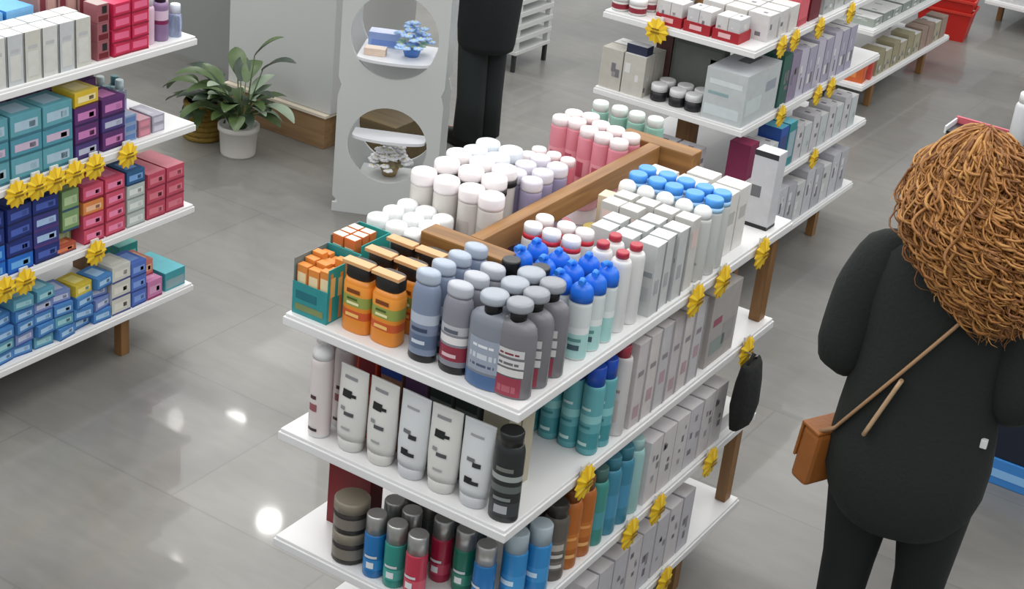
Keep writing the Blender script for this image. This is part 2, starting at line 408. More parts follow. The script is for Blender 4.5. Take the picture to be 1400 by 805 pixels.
for ri, y in enumerate((.033, .059, .085, .111)):
    for i, x in enumerate((-.613, -.580, -.547)):
        put(sac, (x, y, Z+.004), rnd.uniform(-.1, .1), f'small orange carton in the corner tray, row {["one","two","three","four"][ri]} from the front, {ORD[i]} from left', 'box', 'orange cartons in the teal corner tray', s=(1, 1, rnd.uniform(.9, 1.08)))
sac2 = carton('sachet_box', .032, .024, .15, '#d9743a', front=[(.1, .6, .9, .85, '#e9e2cf')], topcol='#e6e0cc')
for ri, y in enumerate((.162, .19, .218)):
    for i, x in enumerate((-.615, -.58)):
        put(sac2, (x, y, Z+.004), rnd.uniform(-.08, .08), f'orange and cream carton in the second teal tray, row {["one","two","three","four"][ri]}, {ORD[i]} from left', 'box', 'cartons in the second teal tray')
# orange bottles with black and cream caps
def flipcap_bottle():
    t = thing('shampoo_bottle', 'bottle'); w, d, h = .075, .055, .165; m = P('#e08a2c', .35)
    b = MB(); b.lathe([(w*.47, 0, m), (w*.5, .004, m), (w*.5, h*.22, P('#c9582a')), (w*.5, h*.34, m), (w*.5, h*.40, P('#93a04e')), (w*.5, h*.56, P('#ef9a3a')), (w*.5, h*.72, m), (w*.42, h*.80, m)], 24, sy=d/w, pw=3.2); bmesh.ops.recalc_face_normals(b.bm, faces=b.bm.faces[:])
    c = MB(); k = P('#1d1916', .4)
    c.lathe([(w*.43, h*.80, k), (w*.45, h*.815, k), (w*.45, h*.985, k), (w*.42, h, k)], 24, sy=d/w, pw=3.2)
    c.box(-w*.5, -d*.46, h*.99, w*.5, d*.02, h+.007, P('#d8a673'), .001); c.build('cap', t)
    l = b; e = -d*.5-.0009
    for (u0, z0, u1, z1, col) in ((-.24, .25, .24, .30, '#f0c070'), (-.22, .43, .22, .47, '#e9e3b0'), (-.22, .50, .16, .53, '#4b5a2a'), (-.24, .60, .24, .66, '#7a3d12')):
        l.quad([(u0*w, e, z0*h), (u1*w, e, z0*h), (u1*w, e, z1*h), (u0*w, e, z1*h)], P(col))
    b.build('body', t, norm=False); return t
ob = flipcap_bottle()
grid(ob, [[(-.470, y), (-.388, y)] for y in (.055, .135, .215)] , Z, 'orange shampoo bottle with black flip cap and cream stripe', 'orange shampoo bottles', jit=.001, jr=.02)
# blue-grey bottles standing on black caps
ib1 = bottle('conditioner_bottle', '#7e8ba3', '#a9b4c4', h=.215, r=.034, sy=.72, neck=.62, shoulder=.2, caph=.028, capr=.85, bands=[(0, .12, '#16161a'), (.22, .45, '#5c6d88'), (.62, .78, '#b7c1cf')], dome='flat', mark=[(.30, .36, .5, '#c9d2de'), (.5, .56, .6, '#3a4660')])
ib2 = bottle('conditioner_bottle', '#85868f', '#b3b7bf', h=.21, r=.036, sy=.72, neck=.62, shoulder=.2, caph=.028, capr=.85, bands=[(0, .13, '#141418'), (.22, .46, '#8e3042'), (.5, .62, '#e3e0e0'), (.66, .80, '#b9bac0')], dome='flat', mark=[(.28, .34, .5, '#d9b9bf'), (.68, .74, .5, '#5a5f6e')])
grid([ib1], [[(-.286, y)] for y in (.045, .105, .165, .225)], Z, 'blue-grey bottle standing on its black cap', 'blue-grey bottles on black caps', jit=.002, jr=.06)
grid([ib2], [[(-.206, y)] for y in (.05, .112, .172)], Z, 'grey bottle with red and white label standing on black cap', 'grey bottles with red and white labels', jit=.002, jr=.06)
fl1 = bottle('shampoo_flask', '#7f848f', '#9ea5af', h=.222, r=.052, sy=.55, neck=.34, shoulder=.16, caph=.042, capr=.60, ring='#0c0d10', ringf=.52, ringr=.62, bands=[(0.02, .24, '#4f6d97')], dome='flat', mark=[(.28, .80, .75, '#98a1b1'), (.36, .40, .6, '#515c74'), (.48, .56, .65, '#c8ced6'), (.66, .70, .5, '#e3e6ea')])
fl2 = bottle('shampoo_flask', '#77767b', '#8e9299', h=.222, r=.047, sy=.6, neck=.34, shoulder=.16, caph=.042, capr=.62, ring='#0c0c0f', ringf=.52, ringr=.62, dome='flat', mark=[(.04, .34, .70, '#963a4c'), (.10, .20, .45, '#b0606c'), (.36, .47, .78, '#d6d6d4'), (.50, .62, .78, '#cfcfce'), (.66, .78, .74, '#c9c9c9'), (.53, .57, .5, '#6a696e'), (.69, .72, .5, '#7d2c3c')])
grid([fl1], [[(-.115, y)] for y in (.045, .12, .19)], Z, 'wide grey-blue shampoo flask with black collar', 'wide grey-blue flasks', jit=.002, jr=.05)
grid([fl2], [[(-.006-.048, y)] for y in (.05, .115, .18)], Z, 'grey shampoo flask with red and white label near the right corner', 'grey flasks at the right corner', jit=.001, jr=.05, rz=.15)
gf = bottle('shampoo_flask', '#7b7d84', '#15161a', h=.205, r=.036, sy=.6, neck=.4, shoulder=.2, caph=.032, capr=.6, bands=[(.3, .6, '#989aa0')])
grid(gf, [[(-.20, .24), (-.13, .25)]], Z, 'grey flask with all-black cap behind the front flasks', 'black-capped grey flasks')
# white bottles with bright blue pump caps
bc = bottle('lotion_bottle', '#cfd6d6', '#1f6fe0', h=.185, r=.027, sy=.85, neck=.8, shoulder=.08, caph=.042, capr=1.0, bands=[(.04, .5, '#a7d2cf'), (.5, .62, '#dfe4e4')], dome=True, mark=[(.2, .3, .5, '#3d5560'), (.36, .42, .6, '#5d8f8a')])
def spray_top(t, z, col):
    b = MB(); b.tube([(0, 0, z), (0, 0, z+.012), (0, -.012, z+.018), (0, -.026, z+.016)], .007, P(col), 8); b.build('spout', t)
spray_top(bc, .178, '#2f86f2')
grid(bc, [[(-.10, .295), (-.038, .285)], [(-.225, .335), (-.162, .33), (-.10, .355), (-.038, .345)], [(-.225, .395), (-.162, .39), (-.10, .415), (-.038, .405)]], Z, 'white and teal bottle with bright blue cap', 'white bottles with bright blue caps', jr=.3)
rc = bottle('lotion_bottle', '#dadada', '#f0eeee', h=.19, r=.026, sy=.9, neck=.8, shoulder=.08, caph=.03, capr=.9, ring='#c8283c', bands=[(.1, .5, '#e6e2e2')], mark=[(.15, .2, .5, '#8a8f96'), (.4, .5, .5, '#c46a74')])
grid(rc, [[(-.285, .47), (-.23, .468), (-.175, .47)], [(-.285, .525), (-.23, .525), (-.175, .527)]], Z, 'white bottle with red collar behind the blue caps', 'white bottles with red collars')
rd = bottle('lotion_bottle', '#dcdcdc', '#b02a3c', h=.20, r=.026, sy=.9, neck=.8, shoulder=.08, caph=.02, capr=.6, ring='#f0ecec', mark=[(.3, .5, .4, '#aab0b4')])
grid(rd, [[(-.10, .48), (-.042, .468)], [(-.10, .54), (-.042, .53)]], Z, 'white bottle with dark red cap near the right edge', 'white bottles with dark red caps')
# white cartons along the right edge
wc = carton('hair_care_carton', .052, .05, .185, '#c3c6c6', front=[(.1, .55, .9, .62, '#8f979a'), (.2, .2, .8, .4, '#b6babc')], side=[(.82, 0, .98, 1, '#8a8d90'), (.2, .3, .6, .5, '#a5a9ac')], topcol='#e6e6e6')
grid(wc, [[(-.165, .60), (-.10, .60), (-.036, .60)], [(-.165, .66), (-.10, .66), (-.036, .66)], [(-.10, .72), (-.036, .72)]], Z, 'white carton with grey print, mid right', 'white cartons on the right of the top shelf', jr=.04)
wp = carton('hair_care_carton', .05, .045, .19, '#c9c8c4', front=[(.1, .62, .9, .9, '#e6cfc8'), (.2, .35, .8, .5, '#a9aaa8')], side=[(.15, .6, .85, .85, '#dcc6c0')], topcol='#dedbd8')
grid(wp, [[(-.215, .735), (-.16, .735)], [(-.215, .79), (-.155, .79), (-.095, .79), (-.036, .79)]], Z, 'white carton with pale pink print', 'white and pink cartons', jr=.05)
amb = jar('cream_jar', '#8b6f3a', '#cdb86a', h=.10, r=.028); put(amb, (-.27, .745, Z), 0, 'amber jar with pale gold lid beside the white cartons', 'jar')
crm = carton('soap_box', .055, .045, .16, '#e2d3b8', front=[(.2, .3, .7, .6, '#f1e9d8')]); put(crm, (-.275, .83, Z), .1, 'cream coloured box behind the amber jar', 'box')
pt = jar('cosmetics_tub', '#e6dede', '#d98a94', h=.05, r=.055, lidh=.5); put(pt, (-.42, .80, Z), 0, 'round tub with pink lid under the wooden beam', 'tub')
pt2 = jar('cosmetics_tub', '#e6dede', '#e4a5ac', h=.075, r=.042, lidh=.4); put(pt2, (-.43, .96, Z), 0, 'taller pale pink tub behind the flat one', 'tub')
# white bottles with light blue caps
bt = bottle('shampoo_bottle', '#c9ccca', '#4d9be8', h=.205, r=.0255, sy=.95, neck=.8, shoulder=.06, caph=.03, capr=.95, mark=[(.3, .34, .5, '#9aa09e')], ring='#a9d3f5')
bw = bottle('shampoo_bottle', '#c9cbc8', '#f0f2f2', h=.20, r=.0255, sy=.95, neck=.8, shoulder=.06, caph=.03, capr=.9, mark=[(.3, .34, .5, '#9aa09e')], dome=True)
xs = (-.25, -.195, -.14, -.085, -.032)
grid(bw, [[(x, .855) for x in xs]], Z, 'white bottle with white domed cap before the blue caps', 'white-capped bottles before the blue caps')
grid(bt, [[(x, .91) for x in xs], [(x, .965) for x in xs]], Z, 'white bottle with light blue cap', 'white bottles with light blue caps')
bx = carton('hair_care_carton', .075, .06, .175, '#dcdad6', front=[(.1, .2, .45, .35, '#4a4846'), (.2, .6, .9, .9, '#eae0dc'), (.6, .2, .8, .3, '#262626')], side=[(.2, .5, .8, .7, '#b9b9b5')], topcol='#efe8e4')
grid(bx, [[(-.245, 1.04), (-.16, 1.04), (-.07, 1.04)], [(-.16, 1.115), (-.07, 1.115)]], Z, 'white box with black marks behind the light blue caps', 'white boxes with black marks', jr=.06)
tall = carton('hair_care_carton', .07, .055, .22, '#c6c7cb', front=[(0, .0, 1, .05, '#1d1d20'), (.1, .4, .5, .55, '#6a6b70'), (0, .93, 1, 1, '#2a2a2e')], side=[(0, 0, 1, .04, '#1d1d20')])
put(tall, (-.055, 1.30, Z), 0, 'tall grey-white carton with black edges at the far right corner', 'box')
w3 = bottle('lotion_bottle', '#d4d6d8', '#eeeeee', h=.17, r=.027, caph=.03, capr=.8)
# left half: white domed-cap bottles
wd = bottle('body_lotion_bottle', '#d4cfca', '#f7f1f2', h=.235, r=.031, neck=.9, shoulder=.04, caph=.036, capr=1.04, dome='flat', bands=[(.12, .34, '#b8485a'), (.34, .5, '#d8b4b6')], mark=[(.5, .8, .5, '#c4beb8')])
wk = bottle('body_lotion_bottle', '#d4cfca', '#f7f1f2', h=.245, r=.031, neck=.9, shoulder=.04, caph=.042, capr=1.04, dome='flat', ring='#15120f', bands=[(.12, .34, '#b8485a'), (.34, .5, '#d8b4b6')])
grid(wd, [[(-.60, .465), (-.53, .46), (-.46, .462), (-.40, .455)]], Z, 'white bottle with plain domed cap in the front of its cluster', 'white domed-cap bottles', jr=.3)
grid(wk, [[(-.585, .535), (-.515, .535), (-.445, .53)], [(-.60, .605), (-.53, .605), (-.46, .60)]], Z, 'white bottle with domed cap over a black ring', 'white bottles with black-ringed domed caps', jr=.3)
wb2 = bottle('body_lotion_bottle', '#c6cad2', '#e4eaf0', h=.235, r=.031, neck=.9, shoulder=.04, caph=.036, capr=1.04, dome='flat')
grid(wb2, [[(-.60, .675), (-.53, .675)], [(-.60, .745), (-.53, .745)]], Z, 'pale blue-white domed bottle at the back of its cluster', 'pale blue-white domed bottles')
lv = bottle('body_lotion_bottle', '#a39bbb', '#dcd8e2', h=.22, r=.028, neck=.9, shoulder=.05, caph=.03, capr=1.0, dome='flat', bands=[(.2, .6, '#b9b3cb')], mark=[(.3, .6, .3, '#7d769c')])
grid(lv, [[(-.46, .655), (-.40, .64)], [(-.47, .72), (-.41, .705)], [(-.47, .785), (-.405, .77)]], Z, 'lavender bottle with pale cap left of the beam', 'lavender bottles')
# small white caps behind the teal trays
sw = bottle('roll_on_bottle', '#d6dad9', '#eef0f0', h=.165, r=.0265, neck=.85, shoulder=.08, caph=.04, capr=1.0, dome='flat', mark=[(.3, .6, .6, '#7d1a2c')])
grid(sw, [[(-.608, .295), (-.55, .29), (-.492, .285)], [(-.608, .352), (-.55, .35), (-.492, .345)], [(-.608, .41), (-.55, .405), (-.492, .40)]], Z, 'short white bottle with rounded cap behind the orange bottles', 'short white round-capped bottles')
# pink bottles
pk = bottle('body_wash_bottle', '#dc8b98', '#f3e8e8', h=.205, r=.027, neck=.9, shoulder=.05, caph=.022, capr=.95, bands=[(.3, .7, '#e8a4ae')], mark=[(.4, .65, .4, '#b85668')])
grid(pk, [[(-.505, 1.095), (-.45, 1.085), (-.397, 1.075)], [(-.505, 1.16), (-.45, 1.15), (-.397, 1.14)]], Z, 'pink bottle with white cap before the far crosspiece', 'pink bottles by the far crosspiece')
grid(pk, [[(-.605, 1.12), (-.56, 1.13)], [(-.60, 1.18), (-.555, 1.19)]], Z, 'pink bottle with white cap at the left shelf edge', 'pink bottles at the left shelf edge')
pks = bottle('body_wash_bottle', '#cf7684', '#f3e8e8', h=.14, r=.022, neck=.9, shoulder=.05, caph=.02, capr=.95)
grid(pks, [[(-.605, .96), (-.558, .955), (-.51, .95)], [(-.605, 1.01), (-.558, 1.01), (-.51, 1.005)]], Z, 'short pink bottle before the tall pink ones', 'short pink bottles')
tl = bottle('body_wash_bottle', '#8dbcae', '#d9e4df', h=.20, r=.026, neck=.9, shoulder=.05, caph=.025, capr=.9, rough=.2)
grid(tl, [[(-.60, 1.32), (-.54, 1.325), (-.48, 1.325), (-.42, 1.33)]], Z, 'pale teal bottle with clear cap at the far left end', 'pale teal bottles')

# ================================================================== central gondola, second shelf
Z = ZT[1]
def wt(marks, body='#d6d5d1', cap='#c9c8c4'): return tube_pack('conditioner_tube', body, cap, h=.212, w=.082, d=.05, marks=marks)
ma = [(-.55, .84, .35, .88, '#86878a'), (-.5, .60, .15, .70, '#17181a'), (-.05, .62, .45, .66, '#17181a'), (-.5, .42, -.2, .47, '#8a8b8d'), (-.2, .36, .45, .41, '#4c4d50'), (-.3, .16, .3, .19, '#a1a1a1')]
mb_ = [(-.45, .80, .4, .83, '#9a9b9d'), (-.4, .48, .1, .53, '#6a6b6e'), (0, .42, .5, .48, '#2a2b2e'), (-.4, .18, .1, .27, '#17181a'), (.0, .18, .5, .23, '#2a2b2e')]
ta, tb = wt(ma), wt(mb_, '#d3d6d8', '#bfc1c4')
names = ['second from left, with black band', 'third from left, with black band', 'fourth from left, black mark low down', 'fifth from left, with black band', 'sixth from left, black mark low down']
for (x, y), pr, n in zip(((-.463, .045), (-.376, .045), (-.288, .045), (-.203, .045), (-.115, .045)), (ta, ta, tb, ta, tb), names):
    put(pr, (x, y, Z), rnd.uniform(-.05, .05), 'white tube on the second shelf front, ' + n, 'tube', 'white tubes along the second shelf front')
t0 = bottle('conditioner_bottle', '#d9d0cf', '#e9e9e9', h=.236, r=.027, neck=.8, shoulder=.08, caph=.03, capr=.9, bands=[(0, .05, '#d5d5d5')], dome=True, mark=[(.1, .14, .5, '#3b2f31'), (.38, .48, .4, '#93575c'), (.55, .6, .3, '#4c3034')])
grid(t0, [[(-.557, .045), (-.598, .11)], [(-.545, .12)], [(-.60, .19), (-.545, .19)]], Z, 'slim white bottle with rounded cap at the left shelf end', 'slim white bottles at the left end')
db = bottle('shampoo_bottle', '#272a2b', '#1b1c1c', h=.225, r=.035, sy=.75, neck=.7, shoulder=.12, caph=.03, capr=.8, bands=[(.1, .3, '#3a3e40'), (.62, .7, '#9ba39f'), (.45, .55, '#5d6563')], mark=[(.14, .26, .45, '#a9adb0'), (.33, .38, .6, '#7f8683'), (.76, .82, .6, '#6f756f')])
put(db, (-.035, .045, Z), .2, 'black bottle with grey bands at the right end of the tubes', 'bottle')
# second row in the shade of the top shelf
c_red = carton('hair_dye_box', .06, .05, .24, '#c8442c', front=[(.1, .7, .9, .95, '#7d1520'), (.1, .3, .9, .5, '#d98c5a')], topcol='#7d1520')
c_blu = carton('hair_dye_box', .06, .05, .235, '#a5785f', front=[(.0, .8, 1, 1, '#2c4ca0'), (.1, .4, .9, .6, '#d9b79a')], topcol='#2c4ca0')
c_pur = carton('hair_dye_box', .06, .05, .235, '#8b7186', front=[(.0, .75, 1, 1, '#5e3f66')], topcol='#604569')
c_gry = carton('hair_dye_box', .06, .05, .23, '#6f7470', front=[(.0, .8, 1, 1, '#2c3a34')], topcol='#33443c')
c_bei = carton('hair_dye_box', .07, .05, .225, '#b8b09a', front=[(.1, .3, .9, .7, '#cfc8b4')], topcol='#c7bfa8')
for x, pr, n in ((-.47, c_red, 'red and orange'), (-.40, c_blu, 'blue-topped tan'), (-.33, c_pur, 'mauve'), (-.26, c_gry, 'dark green-topped grey'), (-.19, c_gry, 'dull grey'), (-.11, c_bei, 'beige')):
    for k, y in enumerate((.125, .185)):
        put(pr, (x, y, Z), rnd.uniform(-.04, .04), f'{n} carton {"directly" if k == 0 else "two rows"} behind the white tubes', 'box', 'cartons behind the white tubes')
mr = carton('hair_dye_box', .09, .05, .25, '#7a1a22', topcol='#8c2830'); put(mr, (-.44, .36, Z), 0, 'dark red carton deep inside the second shelf', 'box')
# teal bottles with deep blue caps
tq = bottle('shampoo_bottle', '#5fa6ae', '#1c4fb8', h=.235, r=.026, neck=.85, shoulder=.06, caph=.05, capr=.85, bands=[(.1, .35, '#3f8f98'), (.5, .62, '#8ac6c8')], mark=[(.15, .2, .5, '#bfe0de'), (.42, .46, .6, '#2f7f86'), (.7, .74, .5, '#bfe0de')])
grid(tq, [[(-.20, .415), (-.145, .412), (-.09, .41), (-.036, .41)], [(-.20, .47), (-.145, .468), (-.09, .467), (-.036, .466)]], Z, 'teal bottle with deep blue cap on the second shelf', 'teal bottles with deep blue caps')
wr = bottle('shampoo_bottle', '#cdc9c9', '#a83848', h=.245, r=.027, sy=.8, neck=.85, shoulder=.06, caph=.03, capr=.7, mark=[(.2, .5, .5, '#bfb4b4'), (.6, .64, .5, '#a08b8b')])
grid(wr, [[(-.10, .53), (-.036, .53)]], Z, 'white bottle with dark red cap beyond the teal bottles', 'dark-red-capped bottles of the second shelf')
pc = [carton('hair_care_carton', .052, .055, .235, c, front=[(.2, .2, .8, .8, '#d4cfd0')], side=[(.86, 0, 1, 1, '#a59ea2'), (.2, .1+.1*k, .7, .25+.1*k, '#b49aa2'), (.2, .6, .7, .66, '#948d92')], topcol='#d8d4d4') for k, c in enumerate(('#c9c2c4', '#cfcac9', '#c4c3c6'))]
yy = .595; k = 0
for i in range(6):
    for j, x in enumerate((-.034, -.095)):
        put(pc[(i+j) % 3], (x, yy, Z), rnd.uniform(-.03, .03), f'tall pinkish-white carton on the second shelf, {ORD[i]} from the near end, {"edge row" if j == 0 else "inner row"}', 'box', 'pinkish-white cartons on the second shelf')
    yy += .062
bgb = carton('hair_appliance_box', .13, .17, .215, '#aaa5a2', front=[(.1, .1, .9, .9, '#b9b4b1')], side=[(.1, .15, .6, .35, '#8d9896'), (.1, .55, .4, .65, '#9d5a6c'), (.5, .2, .9, .5, '#9c9b9a')], topcol='#bdb7b2')
put(bgb, (-.075, 1.065, Z), 0, 'big grey-beige box at the far end of the second shelf', 'box')
put(bgb, (-.215, 1.065, Z), .02, 'big grey-beige box behind the one at the far end', 'box')

# ================================================================== central gondola, third shelf
Z = ZT[2]
def spray_can(body, b2):
    return bottle('deodorant_can', body, '#b8b8b6', h=.17, r=.0265, neck=.9, shoulder=.05, caph=.05, capr=.93, metalcap=True, bands=[(.2, .45, b2)], mark=[(.5, .56, .6, '#cfd4d8'), (.25, .40, .35, '#dfe5e8')], rough=.25, cat='spray can')
cb, ct, cr_, cm_, cg = spray_can('#1f6fb0', '#2f86c9'), spray_can('#2a8a7f', '#4aa79c'), spray_can('#b8324a', '#cf5468'), spray_can('#9e1c3c', '#b8405a'), spray_can('#1f6e5a', '#3a8a74')
cans = [(cb, -.365, .035, 'blue deodorant can, leftmost of the front cans'), (ct, -.305, .035, 'teal deodorant can beside the leftmost blue one'), (cr_, -.243, .033, 'rose red deodorant can at the shelf front'),
        (cm_, -.235, .125, 'crimson deodorant can standing taller in the second row'), (cg, -.17, .125, 'dark green deodorant can right of the crimson one'), (cb, -.10, .105, 'blue deodorant can right of the dark green one')]
for p_, x, y, lb in cans: put(p_, (x, y, Z), rnd.uniform(-.4, .4), lb, 'spray can', 'deodorant cans on the third shelf')
bigb = bottle('shampoo_bottle', '#2f86c4', '#a9b8c0', h=.19, r=.03, neck=.9, shoulder=.05, caph=.05, capr=.93, bands=[(.3, .6, '#3f93cf')], mark=[(.4, .5, .6, '#cfe4f2')], rough=.25)
put(bigb, (-.06, .17, Z), 0, 'larger blue bottle with grey cap near the right corner', 'bottle', 'larger blue bottles')
put(bigb, (-.035, .235, Z), 0, 'larger blue bottle nearest the dark bottles of the third shelf', 'bottle', 'larger blue bottles')
put(bigb, (-.10, .24, Z), 0, 'larger blue bottle in the second rank by the corner', 'bottle', 'larger blue bottles')
gc = spray_can('#4a5552', '#5f6a66')
grid(gc, [[(-.37, .11), (-.31, .10)], [(-.37, .175), (-.31, .17), (-.25, .19)], [(-.38, .235), (-.31, .235), (-.185, .20)]], Z, 'dull grey deodorant can behind the bright ones', 'dull grey deodorant cans')
dj = jar('hair_wax_jar', '#2c2926', '#857d6e', h=.085, r=.043, lidh=.32, band='#7a746a')
for k in range(2): put(dj, (-.45, .05, Z+k*.0855), .3*k, 'dark jar with grey lid at the third shelf front, ' + ('lower of the stack' if k == 0 else 'upper of the stack'), 'jar', 'stacked dark jars')
mr2 = carton('hair_dye_box', .13, .05, .235, '#781820', front=[(.02, .02, .98, .98, '#7d1a22')]); put(mr2, (-.52, .155, Z), 0, 'deep red upright box behind the dark jars', 'box')
dk = bottle('shampoo_bottle', '#5d5750', '#3a3632', h=.215, r=.032, sy=.85, neck=.7, shoulder=.1, caph=.035, capr=.8, bands=[(.2, .35, '#78716a'), (.5, .7, '#6c655d')], mark=[(.24, .3, .5, '#d9d4cc'), (.42, .48, .5, '#cfc9c0'), (.55, .66, .5, '#b3aca2')])
grid(dk, [[(-.036, .305)], [(-.10, .32)]], Z, 'dark grey-brown bottle with pale label on the third shelf', 'dark bottles of the third shelf', rz=.9, jr=.05)
og = bottle('shampoo_bottle', '#b06424', '#7d4a22', h=.225, r=.031, sy=.95, neck=.7, shoulder=.1, caph=.035, capr=.75, bands=[(.35, .6, '#c27430')], mark=[(.2, .26, .5, '#e9b070'), (.5, .55, .5, '#e2a058')])
grid(og, [[(-.036, .372)], [(-.036, .435)], [(-.10, .39)]], Z, 'amber orange bottle between the dark and teal ones', 'amber orange bottles', rz=.9, jr=.05)
tg = bottle('shampoo_bottle', '#3f8f86', '#49706a', h=.22, r=.029, neck=.75, shoulder=.1, caph=.035, capr=.8, bands=[(.3, .6, '#4d9aa6')])
tbu = bottle('shampoo_bottle', '#3d86a0', '#3d7f92', h=.225, r=.03, neck=.75, shoulder=.1, caph=.035, capr=.8, bands=[(.3, .7, '#4a93b5')])
tls = bottle('shampoo_bottle', '#9cc7c6', '#a9cfcf', h=.22, r=.028, neck=.75, shoulder=.1, caph=.03, capr=.8)
put(tg, (-.036, .50, Z), 0, 'green-teal bottle right after the amber bottles', 'bottle')
put(tbu, (-.036, .562, Z), 0, 'blue-teal bottle at the edge, nearer one', 'bottle', 'blue-teal bottles'); put(tbu, (-.036, .626, Z), 0, 'blue-teal bottle at the edge, further one', 'bottle', 'blue-teal bottles')
put(tbu, (-.10, .60, Z), 0, 'blue-teal bottle of the inner rank', 'bottle', 'blue-teal bottles')
put(tls, (-.036, .686, Z), 0, 'pale teal bottle next to the white spotted boxes', 'bottle')
def spotted(w, d, h, seed):
    r2 = random.Random(seed); P2 = []
    for _ in range(4):
        u, v = r2.uniform(.05, .7), r2.uniform(.1, .8); P2.append((u, v, u+r2.uniform(.1, .3), min(.97, v+r2.uniform(.05, .14)), r2.choice(['#7c7880', '#8f8b90', '#a39fa4', '#6f6a74'])))
    return carton('cosmetics_carton', w, d, h, r2.choice(['#cbc7cb', '#d0cccd', '#c5c3c8']), front=P2[:2], side=P2, topcol='#d9d6d8')
sp = [spotted(.09, .07, .19, s) for s in range(4)]
yy = .76
for i in range(6):
    put(sp[i % 4], (-.055, yy, Z), rnd.uniform(-.04, .04), f'white carton with grey specks on the third shelf, {ORD[i]} from the near end', 'box', 'speckled cartons of the third shelf')
    yy += .077
fb = carton('cosmetics_carton', .12, .13, .05, '#d8d8d6', topcol='#e2e2e0'); put(fb, (-.08, 1.27, Z), 0, 'flat white box at the far end of the third shelf', 'box')
# ================================================================== central gondola, lowest shelf
Z = ZT[3]
sp2 = [spotted(.10, .07, .19, s+10) for s in range(3)]
yy = .50
for i in range(8):
    put(sp2[i % 3], (-.06, yy, Z), rnd.uniform(-.03, .03), f'grey-speckled white carton on the lowest shelf, {ORD[i]} from the near end', 'box', 'speckled cartons of the lowest shelf')
    yy += .078
big4 = bottle('shampoo_bottle', '#3f6f8f', '#9aa6ac', h=.20, r=.035, caph=.04, capr=.8)
grid(big4, [[(-.40, .05), (-.30, .05), (-.2, .05), (-.1, .05)]], Z, 'blue bottle on the lowest shelf front', 'blue bottles of the lowest shelf')

# black pouch hanging at the far end
def pouch():
    t = thing('hanging_pouch', 'pouch'); k = mat('black_fabric', '#1a1d1b', .9, bump=.3, bscale=80)
    b = MB(); R = []
    for z, w, d in ((0, .045, .012), (.012, .062, .024), (.07, .066, .034), (.14, .062, .03), (.19, .055, .022), (.205, .05, .012)): R.append((0, 0, z, w, d, 0))
    b.loft(R, k, 24, jitter=.03); b.build('bag', t)
    b = MB(); b.tube([(-.03, 0, .20), (-.02, 0, .215), (0, 0, .228), (.02, 0, .215), (.03, 0, .20)], .004, k, 6); b.build('loop', t)
    b = MB(); b.tube([(0, .034, .222), (0, .015, .226), (0, -.005, .221), (0, -.012, .228)], .0025, mat('hook_wire', '#a9a9a9', .3, .9), 6); b.build('hook', t)
    return t
put(pouch(), (.044, 1.185, .555), PI/2+.0, 'black fabric pouch hanging from the second shelf edge of the central gondola', 'pouch')

# ================================================================== left gondola
gx, gy = GLf
def L(y): return y          # world y
# top shelf
Z = ZT[0]
wl = [carton('hair_care_carton', .06, w, .155, c, side=[(.0, 0, .07, 1, '#55565a'), (.2, .1, .85, .6, '#d3d3ce'), (.25, .65, .8, .72, '#b9bcbc')], topcol='#e4e6ea') for w, c in ((.062, '#cfd0cc'), (.062, '#c3c7c9'), (.065, '#c9c9c0'))]
yy = .50
for i in range(6):
    put(wl[i % 3], (gx-.04, yy, Z), 0, f'white carton on the left gondola top shelf, {ORD[i]} from the left', 'box', 'white cartons on the left gondola')
    put(wl[(i+1) % 3], (gx-.105, yy+.01, Z), 0, f'white carton of the inner rank on the left gondola, {ORD[i]} from the left', 'box', 'inner white cartons on the left gondola')
    yy += .067
blu = carton('cotton_wool_pack', .12, .11, .17, '#3d8fd8', front=[(.1, .5, .9, .8, '#8cc4ee')], side=[(.0, .55, 1, 1, '#7fbcea'), (.3, .15, .8, .5, '#1e4fa0'), (.05, .2, .3, .5, '#9fd0f2')], topcol='#6fb4e8')
put(blu, (gx-.22, .60, Z), 0, 'bright blue pack behind the white cartons, left one', 'pack', 'bright blue packs'); put(blu, (gx-.22, .72, Z), .04, 'bright blue pack behind the white cartons, right one', 'pack', 'bright blue packs')
mrn = carton('hair_dye_box', .06, .05, .06, '#9a5a62', side=[(.1, .1, .9, .4, '#6a141e'), (.4, .5, .8, .9, '#1b1a1c')], topcol='#b7a6a4')
for k in range(3): put(mrn, (gx-.045, .925, Z+k*.0605), 0, f'maroon and black box in the stack of three, {["lowest","middle","topmost"][k]}', 'box', 'maroon box stack')
crs = carton('hair_dye_box', .08, .075, .043, '#c8234e', side=[(.1, .3, .9, .8, '#e8688e'), (.0, .0, 1, .15, '#8c1030')], topcol='#e0486c')
for s_, (y, n) in enumerate(((1.0, 4), (1.08, 5))):
    for k in range(n): put(crs, (gx-.05, y, Z+k*.0435), rnd.uniform(-.05, .05), f'crimson box in the {"left" if s_ == 0 else "right"} crimson stack, {ORD[k]} from the bottom', 'box', 'crimson box stacks')
lp = bottle('lotion_bottle', '#d6b9ca', '#e4e0ea', h=.17, r=.024, caph=.04, capr=.85); put(lp, (gx-.05, 1.15, Z), 0, 'pale pink-white bottle right of the crimson boxes', 'bottle')
vp = bottle('lotion_bottle', '#8a6f95', '#2a1226', h=.16, r=.027, caph=.03, capr=.7, bands=[(.5, .62, '#7d2050'), (.62, .9, '#d4bcd0')]); put(vp, (gx-.05, 1.21, Z), 0, 'violet and pink bottle with dark cap near the shelf end', 'bottle')
put(lp, (gx-.09, 1.255, Z), 0, 'pale pink-white bottle behind the clear blue one', 'bottle')
